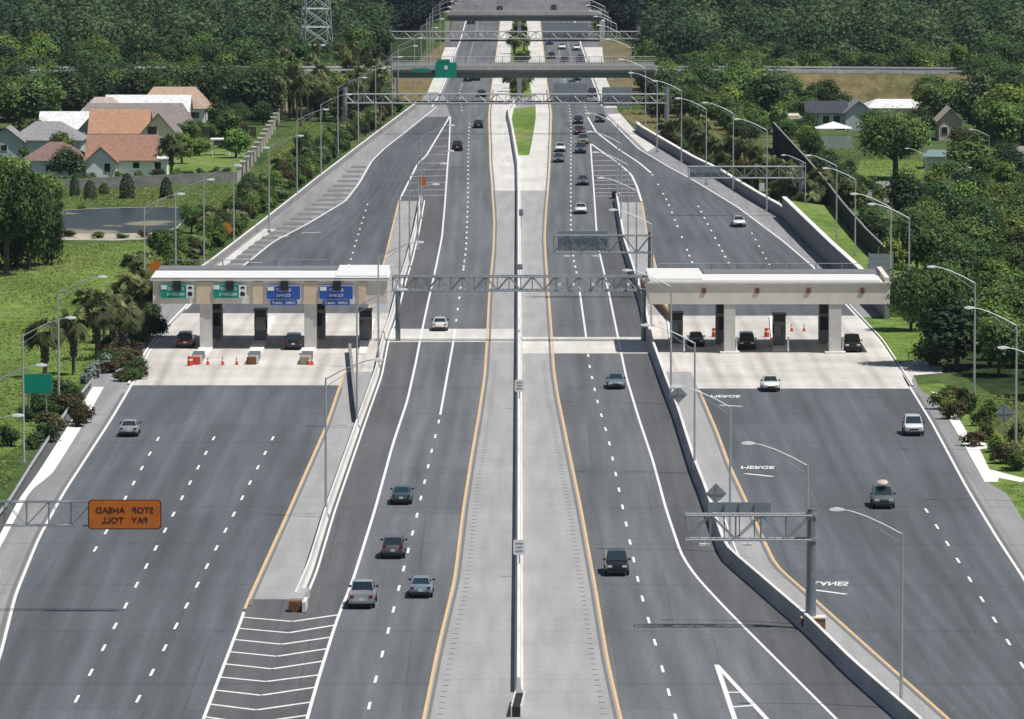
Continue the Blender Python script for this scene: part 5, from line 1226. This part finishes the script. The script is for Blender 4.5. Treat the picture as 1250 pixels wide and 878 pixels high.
def trunk_mb(h, r, limbs, spread, lean=0):
    mb = MB(); rnd = random.Random(h*100+limbs)
    P = [(0, 0, 0), (lean*.3, .0, h*.35), (lean*.6, .1, h*.6), (lean, 0, h*.85)]; mb.path(P, [r*1.25, r, r*.75, r*.35], 8)
    for k in range(limbs):
        t = rnd.uniform(.3, .75); a = k*2.4+rnd.random(); z = h*t; e = (math.cos(a)*spread*rnd.uniform(.5, .9), math.sin(a)*spread*rnd.uniform(.5, .9), z+h*rnd.uniform(.15, .35))
        m1 = (e[0]*.45, e[1]*.45, z+(e[2]-z)*.35); mb.path([(lean*t, 0, z), m1, e], [r*.5, r*.33, r*.12], 6)
    return mb
PRO = {}
def proto_tree(key, name, h, w, n, size, lobes, z0f, m_, tr=.25, limbs=6, squash=.8):
    r = empty(name, (0, 0, 0)); P, Nn, T = crown_points(n, w, h*(1-z0f), h*z0f, lobes, squash)
    T = T + .0
    link_mesh(leaf_mesh('crown', P, size, T, Nn*.6+np.array([0, 0, .35])), 'crown', M[m_], r)
    trunk_mb(h*.85, tr, limbs, w*.34).build('trunk', M['bark'], r); PRO[key] = [r, False]
proto_tree('oak1', 'broadleaf_tree', 10, 10, 4680, 0.31, 26, .16, 'leaf'); proto_tree('oak2', 'broadleaf_tree', 10, 8, 4140, 0.31, 20, .12, 'leaf'); proto_tree('oak3', 'broadleaf_tree', 10, 11, 4680, 0.32, 30, .22, 'leaf_d')
proto_tree('dark1', 'dark_broadleaf_tree', 10, 8, 4140, 0.31, 22, .1, 'leaf_d'); proto_tree('light1', 'light_green_tree', 10, 7.5, 4140, 0.30, 22, .08, 'leaf_l'); proto_tree('tall1', 'tall_tree', 12, 6.5, 3780, 0.32, 20, .2, 'leaf'); proto_tree('tall2', 'tall_tree', 12, 6, 3780, 0.31, 22, .25, 'leaf_d')
proto_tree('spread', 'spreading_tree', 10, 14, 9000, .25, 44, .28, 'leaf', .4, 9, .7)
proto_tree('hang', 'drooping_tree', 10, 11, 8000, .27, 46, .02, 'leaf_d', .4, 8, 1.1)
def proto_cone(key, name, h, w, m_):
    r = empty(name, (0, 0, 0)); n = 900; z = rng.uniform(0, 1, n)**1.4; a = rng.uniform(0, 2*math.pi, n); rad = w/2*np.sqrt(np.clip(1-z**2.4, 0, 1))*rng.uniform(.75, 1.05, n)
    P = np.stack([np.cos(a)*rad, np.sin(a)*rad, .15+z*h], 1); link_mesh(leaf_mesh('crown', P, .14, .5+rng.normal(0, .2, n), np.stack([np.cos(a), np.sin(a), a*0+.5], 1)*.6), 'crown', M[m_], r)
    MB().tube((0, 0, 0), (0, 0, h*.5), .07, n=6).build('trunk', M['bark'], r); PRO[key] = [r, False]
proto_cone('cone', 'conical_shrub', 3, 2, 'leaf_d')
def proto_shrub(key, name, h, w, n, m_, size=.13, lobes=9):
    r = empty(name, (0, 0, 0)); P, Nn, T = crown_points(n, w, h*1.05, 0, lobes, .9); P[:, 2] = np.abs(P[:, 2])
    link_mesh(leaf_mesh('foliage', P, size, T, Nn*.5+np.array([0, 0, .4])), 'foliage', M[m_], r)
    mb = MB()
    for k in range(5): a = k*1.3; mb.tube((0, 0, 0), (math.cos(a)*w*.25, math.sin(a)*w*.25, h*.6), .04, .02, 5)
    mb.build('stem', M['bark'], r); PRO[key] = [r, False]
proto_shrub('sh1', 'green_shrub', 2, 2.8, 1500, 'leaf'); proto_shrub('sh2', 'light_shrub', 2, 2.6, 1500, 'leaf_l'); proto_shrub('sh3', 'brown_shrub', 1.5, 2.6, 1300, 'leaf_b'); proto_shrub('sh4', 'dark_shrub', 2.2, 2.6, 1500, 'leaf_d'); proto_shrub('sh5', 'silver_agave', 1.3, 2.2, 900, 'leaf_g', .16, 7)
def proto_palm(key, h, seed, m_='palm', fr=26, fl=2.3, boot=False):
    rs = np.random.default_rng(seed); r = empty('palm_tree', (0, 0, 0)); P = []; Nn = []; T = []; A_ = []; V = []; tone = []
    for k in range(fr):
        a = rs.uniform(0, 2*math.pi); el = rs.uniform(-.7, 1.25); L_ = fl*rs.uniform(.75, 1.1); dirh = np.array([math.cos(a), math.sin(a), 0]); side = np.array([-math.sin(a), math.cos(a), 0])
        tn = .25+.5*(el+.7)/2+rs.normal(0, .1)
        m = 11; c0 = np.array([0, 0, h])
        for q in range(m):                         # a fan of narrow leaflets
            f = (q/(m-1)-.5)*1.5; e2 = el-.22*abs(f)
            tip = c0+(dirh*math.cos(e2)+np.array([0, 0, math.sin(e2)]))*L_*math.cos(f)*1.0+side*math.sin(f)*L_*.62+np.array([0, 0, -.38*L_*abs(f)-.22*L_])
            base = c0+(dirh*math.cos(el)+np.array([0, 0, math.sin(el)]))*L_*.38
            wv = side*.07+np.array([0, 0, .05])
            V += [base-wv, base+wv, (base+tip)/2+wv*1.4+np.array([0, 0, .05]), tip, (base+tip)/2-wv*1.4]; tone.append(tn+rs.normal(0, .08))
    n = len(tone); me = bpy.data.meshes.new('fronds'); me.from_pydata([tuple(v) for v in V], [], [[5*i+j for j in range(5)] for i in range(n)])
    t_ = me.attributes.new('tone', 'FLOAT', 'FACE'); t_.data.foreach_set('value', np.clip(tone, 0, 1).astype(np.float32))
    link_mesh(me, 'crown', M[m_], r)
    mb = MB().path([(0, 0, 0), (.08, 0, h*.4), (0, .05, h*.98)], [.24, .19, .2], 8)
    if boot:
        for k in range(40): a = k*2.4; z = h*(.35+.62*k/40); mb.box((math.cos(a)*.26, math.sin(a)*.26, z), (.3, .22, .3), a)
    mb.build('trunk', M['palm_bark'], r); PRO[key] = [r, False]
proto_palm('palm1', 7, 1); proto_palm('palm2', 5, 2, 'palm', 30, 2.4, True); proto_palm('palm3', 3, 3, 'palm', 24, 2.0)
def plant(key, x, y, hscale, label, cat, group, wscale=None, z=0):
    pr = PRO[key]
    if not pr[1]: o = pr[0]; pr[1] = True
    else: o = copy_tree(pr[0])
    o.location = (x, y, z); o.rotation_euler = (0, 0, random.uniform(0, 6.28)); ws = wscale or hscale*random.uniform(.9, 1.12); o.scale = (ws, ws, hscale)
    tag(o, label, cat, group); return o
BASEH = {'oak1': 10, 'oak2': 10, 'oak3': 10, 'dark1': 10, 'light1': 10, 'tall1': 12, 'tall2': 12, 'spread': 10, 'hang': 10, 'cone': 3, 'sh1': 2, 'sh2': 2, 'sh3': 1.5, 'sh4': 2.2, 'sh5': 1.3, 'palm1': 7.8, 'palm2': 5.8, 'palm3': 3.8}
BASEW = {'oak1': 10, 'oak2': 8, 'oak3': 11, 'dark1': 8, 'light1': 7.5, 'tall1': 6.5, 'tall2': 6, 'spread': 14, 'hang': 11, 'cone': 2, 'sh1': 2.8, 'sh2': 2.6, 'sh3': 2.6, 'sh4': 2.6, 'sh5': 2.2}
def tree_px(key, px, base, h, w, label, cat='tree', group=None):
    p = at(px, base); return plant(key, p.x, p.y, h/BASEH[key], label, cat, group, w/BASEW[key] if w else None)
def inside(x, y, poly):
    c = False; n = len(poly); j = n-1
    for i in range(n):
        xi, yi = poly[i]; xj, yj = poly[j]
        if (yi > y) != (yj > y) and x < (xj-xi)*(y-yi)/(yj-yi)+xi: c = not c
        j = i
    return c
ROWS_USED = []
def scatter(pxpoly, spacing, tries, avoid=()):
    W = [at(x, y) for x, y in pxpoly]; P = [(p.x, p.y) for p in W]; xs = [p[0] for p in P]; ys = [p[1] for p in P]; out = []
    for _ in range(tries):
        x = random.uniform(min(xs), max(xs)); y = random.uniform(min(ys), max(ys))
        if not inside(x, y, P): continue
        if all((x-a)**2+(y-b)**2 > spacing**2 for a, b in out[-400:]): out.append((x, y))
    return out
# named single trees
tree_px('spread', 8, 337, 15.5, 12, 'large dark oak with hanging foliage at the left edge beside the lawn')
tree_px('hang', 58, 324, 9.5, 5, 'dark drooping tree on the right side of the large oak by the lawn')
tree_px('oak2', -14, 330, 13, 10, 'oak crown cut by the left edge of the picture'); tree_px('oak1', 34, 330, 13.5, 7.5, 'taller lighter crown in the middle of the oak clump at the left edge'); tree_px('hang', 20, 326, 9, 8, 'low drooping growth beneath the large oak at the left edge')
tree_px('light1', 18, 262, 9, 9, 'lighter green tree just behind the large oak on the left'); tree_px('light1', 58, 262, 6.5, 5, 'bushy tree at the left end of the garden wall')
tree_px('dark1', 85, 219, 5.4, 6.0, 'dark round tree in front of the white house'); tree_px('palm2', 209, 216, 6.2, None, 'dark palm beside the right corner of the white house', 'palm')
tree_px('light1', 288, 193, 5.4, 5.2, 'yellow green tree at the top of the garden left of the post fence'); tree_px('light1', 243, 190, 3.2, 3.4, 'small bright tree behind the cream house gable')
tree_px('oak1', 24, 160, 9.5, 12, 'broad tree at far left behind the grey roofed house'); tree_px('dark1', 70, 152, 11, 12, 'big dark tree behind the pale roofed house'); tree_px('oak2', 46, 158, 11, 10, 'tall green tree left of the big dark one'); tree_px('dark1', 98, 145, 8, 6, 'dark tree directly left of the pink roofs'); tree_px('sh1', 80, 158, 2.6, 5, 'round shrub between the pale roof and the pink roof', 'shrub')
tree_px('dark1', 64, 184, 4.5, 4.5, 'small dark tree between the grey roof and the white roof')
for px, b, h, w_, lb in ((75,196,5.2,4.5,'small tree between the grey hipped house and the nearest white one'),(222,200,5.6,4.6,'tree in front of the cream gable house by the palm'),(44,181,5.5,5,'tree screening the pale white roof at left'),(232,176,4.6,4.2,'tree right of the taupe roofed house')): tree_px('oak2' if px != 222 else 'light1', px, b, h, w_, lb)
for px, b, h, w_, lb in ((985,170,5.0,4.5,'tree in front of the dark roofed barn windows'),(1066,168,5.2,4.6,'tree at the right corner of the blue grey barn'),(1122,170,6.0,5.5,'tree between the white roofed building and the pink house'),(1176,200,6.5,6.5,'tree right of the teal shed'),(960,176,4.6,4.4,'tree in front of the flat cream shed')): tree_px('dark1' if px in (985,1122) else 'oak1', px, b, h, w_, lb)
for px, b, h, w_, lb in ((155,243,3.6,2.4,'largest dark conical shrub in front of the garden wall'),(203,242,3.0,2.0,'dark conical shrub in front of the right part of the garden wall'),(110,243,2.7,2.0,'dark conical shrub left of the largest one'),(91,240,3.0,1.6,'narrow dark conical shrub at the left end of the garden wall'),(127,238,1.7,1.7,'smallest dark conical shrub by the garden wall')): tree_px('cone', px, b, h, w_, lb, 'shrub')
tree_px('spread', 1093, 219, 11.2, 14.5, 'broad spreading tree on the lawn in front of the white roofed building')
tree_px('dark1', 938, 148, 9.8, 8.5, 'dark rounded tree left of the flat cream shed'); tree_px('dark1', 1027, 141, 4.6, 5.5, 'small dark tree behind the dark barn roof')
tree_px('oak1', 1142, 158, 9, 10, 'tree standing right of the brown slope above the pink house'); tree_px('dark1', 1196, 165, 12, 10, 'tall dark tree right of the pale pink house'); tree_px('light1', 1228, 175, 11, 10, 'light green tree at the right edge above the grey roof'); tree_px('oak2', 1182, 222, 7, 8, 'olive tree right of the cul de sac lamp'); tree_px('oak1', 1160, 236, 5.5, 8, 'low bushy tree by the teal shed'); tree_px('dark1', 1230, 215, 5.5, 7, 'dark tree in front of the right edge house')
tree_px('dark1', 1105, 272, 8, 6, 'dark tree at the lower edge of the cul de sac'); tree_px('spread', 1140, 446, 11.5, 11.0, 'large dark tree beside the inbound toll pad on the right'); tree_px('oak3', 1112, 404, 7.5, 7, 'dark bushy tree just right of the inbound canopy'); tree_px('dark1', 1168, 452, 8, 8, 'dark tree at the right end of the inbound pad driveway')
tree_px('sh4', 1138, 447, 3.0, 4.5, 'shrub under the large dark tree by the driveway', 'shrub')
# woods in view, kept as single trees
def wood(poly, spacing, keys, hr, label, group, maxn, tries=4000, lift=0):
    pts = scatter(poly, spacing, tries); random.shuffle(pts); pts = pts[:maxn]
    for x, y in pts:
        k = random.choice(keys); h = random.uniform(*hr); plant(k, x, y, h/BASEH[k], label, 'tree', group, None, 0)
    return pts
HSE = [(80,262,147,200)]
wood([(-110,150),(-110,124),(95,118),(262,118),(330,124),(330,146),(258,149),(240,146),(98,143),(60,150)], 4.9, ['oak1','oak2','dark1','oak3','light1'], (7.5, 10.5), 'broadleaf tree in the wood directly behind the left hand houses', 'trees of the wood behind the left houses', 84)
wood([(258,156),(262,140),(340,132),(345,140),(300,170),(262,168)], 4.6, ['oak2','light1','dark1'], (3.5, 6), 'garden tree between the tan roofed house and the cream post fence', 'garden trees by the post fence', 12)
wood([(-110,112),(-110,94),(330,92),(475,84),(470,112),(330,118)], 6.5, ['oak1','tall1','tall2','light1','oak3'], (8, 11), 'tree rising above the crossing road in the left hand wood', 'trees beyond the left embankment', 56)
wood([(792,158),(786,84),(952,84),(954,136),(905,130),(895,150),(862,166),(815,150)], 5.3, ['oak1','oak2','tall1','light1','oak3','dark1'], (5.5, 8), 'broadleaf tree in the grove between the highway and the barn on the right', 'trees of the grove right of the far highway', 64)
wood([(944,150),(950,130),(1018,130),(1022,140),(985,150)], 4.0, ['oak2','dark1'], (4.5, 7), 'tree on the brown slope behind the dark roofed barn', 'trees on the right slope', 12)
wood([(880,150),(922,156),(930,178),(900,180)], 4.6, ['oak2','dark1','light1'], (4, 6.5), 'tree between the palms and the dark boundary fence on the right', 'trees left of the dark fence', 16)
wood([(1178,140),(1178,122),(1330,118),(1330,150)], 4.8, ['oak1','oak2','dark1'], (8, 10.5), 'tall tree in front of the crossing road at far right', 'trees hiding the crossing road at far right', 22)
wood([(806,140),(802,118),(952,122),(954,138)], 4.8, ['oak1','oak2','dark1','light1'], (7.5, 9.5), 'tall tree in front of the crossing road right of the far gantry', 'trees hiding the crossing road right of the highway', 22)
wood([(372,140),(380,120),(462,112),(458,140),(420,150)], 5, ['oak2','light1','dark1'], (6.5, 8.5), 'tree between the palms left of the far gantry post', 'trees among the left palms', 18)
wood([(1168,150),(1172,128),(1125,128),(1128,140)], 4.6, ['oak1','light1'], (5.5, 8), 'tree just right of the open brown slope', 'trees at the right end of the brown slope', 6)
wood([(955,118),(955,92),(1330,92),(1330,118)], 6.5, ['oak1','oak2','dark1','tall1','light1'], (7, 10), 'broadleaf tree in the wood beyond the crossing road on the right', 'trees of the wood beyond the right embankment', 40)
wood([(1176,168),(1172,128),(1330,122),(1330,190),(1240,196),(1205,180)], 5.6, ['oak1','oak2','dark1','light1'], (7, 9.5), 'tall leafy tree right of the pale pink house', 'trees right of the pale pink house', 24)
wood([(1175,245),(1190,206),(1330,200),(1330,262),(1150,272)], 5, ['oak2','light1','dark1'], (4, 6), 'round tree between the far lamps and the thicket on the right', 'trees above the right thicket', 22)
wood([(1112,330),(1140,268),(1330,250),(1330,500),(1262,500),(1205,462),(1165,400)], 4.1, ['light1','oak2','oak1','dark1'], (5.0, 8), 'leafy green tree in the thicket on the right edge', 'trees of the thicket on the right', 92)
wood([(955,178),(948,160),(985,172),(1060,270),(1075,300),(1115,330),(1090,345),(1060,310),(1010,240)], 4.0, ['oak2','light1','dark1'], (3.5, 6), 'small tree growing along the far side of the dark boundary fence', 'trees along the dark fence', 22)
# far wood: one mass
def far_wood(name, polys, m_, label, dt):
    pts = []
    for poly, sp in polys: pts += scatter(poly, sp, 9000)
    P, Nn, T = [], [], []
    for (x, y) in pts:
        h = random.uniform(7, 16); w_ = random.uniform(7.5, 11.5); n = 340; d = rng.normal(size=(n, 3)); d /= np.linalg.norm(d, axis=1)[:, None]
        rr = rng.uniform(.55, 1.05, n); bmp = 1+.3*np.sin(d[:, 0]*6+x)*np.cos(d[:, 2]*7+y)
        q = d*(rr*bmp)[:, None]*np.array([w_/2, w_/2, h*.42])+np.array([x, y, h*.56]); P.append(q); Nn.append(d); T.append(.5+random.uniform(-dt, dt)+.28*d[:, 2]+rng.normal(0, .12, n))  # tone rises towards each crown top: sunlit tops put into leaf colour
    P = np.concatenate(P); me = leaf_mesh(name, P, .5, np.concatenate(T), np.concatenate(Nn)*.6+np.array([0, 0, .3])); me.materials.append(m_)
    o = bpy.data.objects.new(name, me); COL.objects.link(o); tag(o, label, 'wood', None, 'stuff')
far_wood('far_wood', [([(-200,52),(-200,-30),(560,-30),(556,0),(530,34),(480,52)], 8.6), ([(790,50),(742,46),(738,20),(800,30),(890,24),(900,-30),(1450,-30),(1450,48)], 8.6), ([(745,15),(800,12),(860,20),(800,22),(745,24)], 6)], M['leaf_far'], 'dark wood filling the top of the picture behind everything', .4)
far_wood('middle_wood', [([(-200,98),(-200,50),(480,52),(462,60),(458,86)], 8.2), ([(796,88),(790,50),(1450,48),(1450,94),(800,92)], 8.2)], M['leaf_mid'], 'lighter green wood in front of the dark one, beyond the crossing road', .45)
def cover(name, polys, n, size, m_, label):
    P = []
    for poly, k in polys:
        W = [at(x, y) for x, y in poly]; Q = [(p.x, p.y) for p in W]; xs = [q[0] for q in Q]; ys = [q[1] for q in Q]; c = 0
        while c < k:
            x = random.uniform(min(xs), max(xs)); y = random.uniform(min(ys), max(ys))
            if math.sin(x*.31+2*math.sin(y*.05))+math.sin(y*.11+x*.2) < random.uniform(-2.4, 1.2): c += .02; continue
            if inside(x, y, Q): P.append((x, y, random.uniform(.02, .28))); c += 1
            else: c += .005
    P = np.array(P); me = leaf_mesh(name, P, size, .45+rng.normal(0, .25, len(P)), np.tile(np.array([0, 0, .5]), (len(P), 1))); me.materials.append(m_)
    o = bpy.data.objects.new(name, me); COL.objects.link(o); tag(o, label, 'weeds', None, 'stuff')
cover('weeds', [([(-60,560),(-60,345),(60,300),(250,292),(262,300),(240,330),(165,400),(110,450),(60,510),(5,600)], 22000), ([(262,300),(300,232),(350,160),(372,150),(395,155),(330,245)], 9000), ([(60,250),(70,235),(290,226),(300,240),(250,290),(240,255)], 6000), ([(1170,484),(1300,484),(1300,640),(1228,600),(1225,592),(1268,590),(1215,556),(1200,536)], 5000), ([(975,190),(1040,180),(1150,190),(1240,215),(1150,230),(1060,250)], 5000), ([(760,136),(900,145),(950,190),(900,215),(830,190)], 5000)], 0, .17, M['weed'], 'rough weeds and tufts in the verge grass')
# palms
def palms(lst, keys, hr, label, group):
    for px, b in lst:
        k = random.choice(keys); p = at(px, b); h = random.uniform(*hr); plant(k, p.x, p.y, h/BASEH[k], label, 'palm', group, random.uniform(.9, 1.15))
palms([(random.uniform(338,470), random.uniform(104,156)) for _ in range(46)], ['palm1','palm1','palm2'], (6.5, 9), 'cabbage palm in the palm grove left of the far gantry post', 'palms of the grove on the left')
palms([(104,408),(127,420),(145,412),(160,402),(90,458),(55,462),(118,440),(150,436),(170,412),(138,428),(176,400)], ['palm2','palm2','palm1'], (4.6, 6.6), 'shaggy palm in the cluster left of the outbound plaza', 'palms left of the outbound plaza')
def _pr():
    out = []
    for k in range(34):
        b = random.uniform(172, 272); y = Yof(b); x = float(out_R(y)[0]) + random.uniform(2.5, 9); out.append((CX + x*F/(y*math.cos(PIT)+HC*math.sin(PIT)), b))
    return out
palms(_pr(), ['palm2','palm3','palm2'], (3.4, 5.6), 'palm standing behind the low wall right of the inbound toll approach', 'palms behind the right low wall')
palms([(800,140),(812,128),(840,140),(858,148),(870,135)], ['palm1','palm2'], (5, 7), 'palm at the edge of the grove right of the far gantry', 'palms right of the far gantry')
palms([(628,66),(633,58),(640,63),(636,50),(630,108),(642,107),(636,115),(625,112)], ['palm3','palm2'], (3.0, 4.4), 'small palm growing in the planted median under the overpass', 'palms in the median')
_ms = [(random.uniform(625, 644), random.uniform(26, 118)) for _ in range(46)]
# shrubs
def shrubs(lst, keys, hr, label, group, wr=None):
    for px, b in lst:
        k = random.choice(keys); p = at(px, b); h = random.uniform(*hr); plant(k, p.x, p.y, h/BASEH[k], label, 'shrub', group, random.uniform(*(wr or (.7, 1.2))))
pts = []
for k in range(190):
    b = random.uniform(134, 345); y = Yof(b); x = float(out_L(y)[0]) - random.uniform(1.8, 6.2); pts.append((CX + x*F/(y*math.cos(PIT)+HC*math.sin(PIT)), b))
shrubs(pts, ['sh1','sh1','sh2','sh2','sh4','sh1','sh2','sh3'], (1.6, 3.0), 'shrub in the hedge strip outside the left barrier beyond the plaza', 'shrubs along the left barrier')
_tt = []
for k in range(26):
    b = random.uniform(140, 330); y = Yof(b); x = float(out_L(y)[0]) - random.uniform(3.5, 9); plant(random.choice(['light1','oak2','dark1']), x, y, random.uniform(.3, .46), 'small tree in the planted strip outside the left barrier', 'tree', 'small trees along the left barrier')
_pp = []
for k in range(34):
    b = random.uniform(150, 345); y = Yof(b); x = float(out_L(y)[0]) - random.uniform(2.5, 8); _pp.append((CX + x*F/(y*math.cos(PIT)+HC*math.sin(PIT)), b))
palms(_pp, ['palm3'], (1.6, 3.0), 'low young palm in the hedge strip outside the left barrier', 'young palms along the left barrier')
shrubs([(random.uniform(130,172), random.uniform(425,466)) for _ in range(30)], ['sh3','sh3','sh1'], (.9,1.5), 'low brownish shrub on the slope beside the outbound pad', 'brownish shrubs beside the outbound pad')
shrubs([(122,452),(112,462),(104,468),(130,444),(150,420)], ['sh5'], (1.1,1.6), 'silvery agave clump at the top end of the left guard rail', 'silver agaves')
shrubs([(random.uniform(30,100), random.uniform(470,528)) for _ in range(20)] + [(12,545),(40,548),(58,540)], ['sh3','sh1','sh4'], (1.0,2.2), 'shrub in the bed around the green guide sign', 'shrubs around the green guide sign')
shrubs([(196,420-8),(183,412),(172,422),(165,416),(188,398),(176,404)], ['sh4','sh1'], (1.6,2.8), 'dark shrub in the shade at the left end of the outbound canopy', 'dark shrubs by the outbound canopy')
shrubs(_ms, ['sh4','sh1','sh2'], (.9, 1.9), 'shrub in the planted median strip beyond the grass wedge', 'shrubs in the median')
shrubs([(66,222),(80,224),(96,221),(112,224),(146,219),(170,221),(192,219),(216,220),(228,217),(246,219),(262,218),(276,216),(30,196),(104,186),(118,183),(60,190),(228,184),(238,190),(250,186)], ['sh1','sh4','sh2'], (1.0, 2.2), 'garden shrub beside the houses on the left', 'garden shrubs by the left houses')
shrubs([(60,258),(72,256),(85,289),(120,291),(175,290),(214,288),(232,266),(244,258),(150,291),(100,255),(225,256)], ['sh1','sh3','sh2'], (.6,1.2), 'reedy clump at the edge of the pond', 'reeds around the pond')
pts = []
for k in range(56):
    b = random.uniform(168, 264); y = Yof(b); x = float(out_R(y)[0]) + random.uniform(1.5, 8); pts.append((CX + x*F/(y*math.cos(PIT)+HC*math.sin(PIT)), b))
shrubs(pts, ['sh1','sh3','sh3','sh4','sh2'], (1.3, 2.6), 'shrub behind the low wall on the right side', 'shrubs behind the right low wall')
shrubs([(1150,500),(1165,512),(1180,505),(1196,520),(1205,538),(1215,552),(1232,560),(1190,545),(1240,540),(1175,490),(1160,486),(1210,512),(1242,575)], ['sh2','sh1','sh3'], (1.1,2.4), 'shrub in the grassy bed right of the white strip', 'shrubs in the right verge bed')
shrubs([(1222,566),(1240,572)], ['sh3'], (1.6,2.2), 'rust brown shrub below the right diamond sign', 'rust brown shrubs', (.9,1.1))
shrubs([(random.uniform(1050,1150), random.uniform(225,262)) for _ in range(12)], ['sh2','sh1'], (1.4,2.6), 'bright shrub around the cul de sac lawn', 'shrubs around the cul de sac')
shrubs([(1004,206),(1012,214),(1020,222),(1030,226),(1042,236),(1000,196),(1036,216)], ['sh1','sh4'], (2.2,3.6), 'tall shrub between the dark fence and the lawn', 'shrubs beside the dark fence')
shrubs([(random.uniform(236,300), random.uniform(160,182)) for _ in range(10)], ['sh1','sh4','sh3'], (1.6,2.8), 'garden shrub between the tan roofed house and the post fence', 'garden shrubs near the post fence')

# ------------------------------------------------------------------ haze
hz = MB().box((0, 1900, 60), (3000, 4600, 122)).build('haze', bpy.data.materials.new('haze_air')); tag(hz, 'thin haze over the land', 'haze', None, 'stuff')
hm = hz.data.materials[0]; hm.use_nodes = True; N = hm.node_tree.nodes; N.clear(); ou = N.new('ShaderNodeOutputMaterial'); pv = N.new('ShaderNodeVolumePrincipled')
pv.inputs['Color'].default_value = (.62, .78, 1, 1); pv.inputs['Density'].default_value = .000032; pv.inputs['Anisotropy'].default_value = .3
hm.node_tree.links.new(pv.outputs[0], ou.inputs['Volume'])
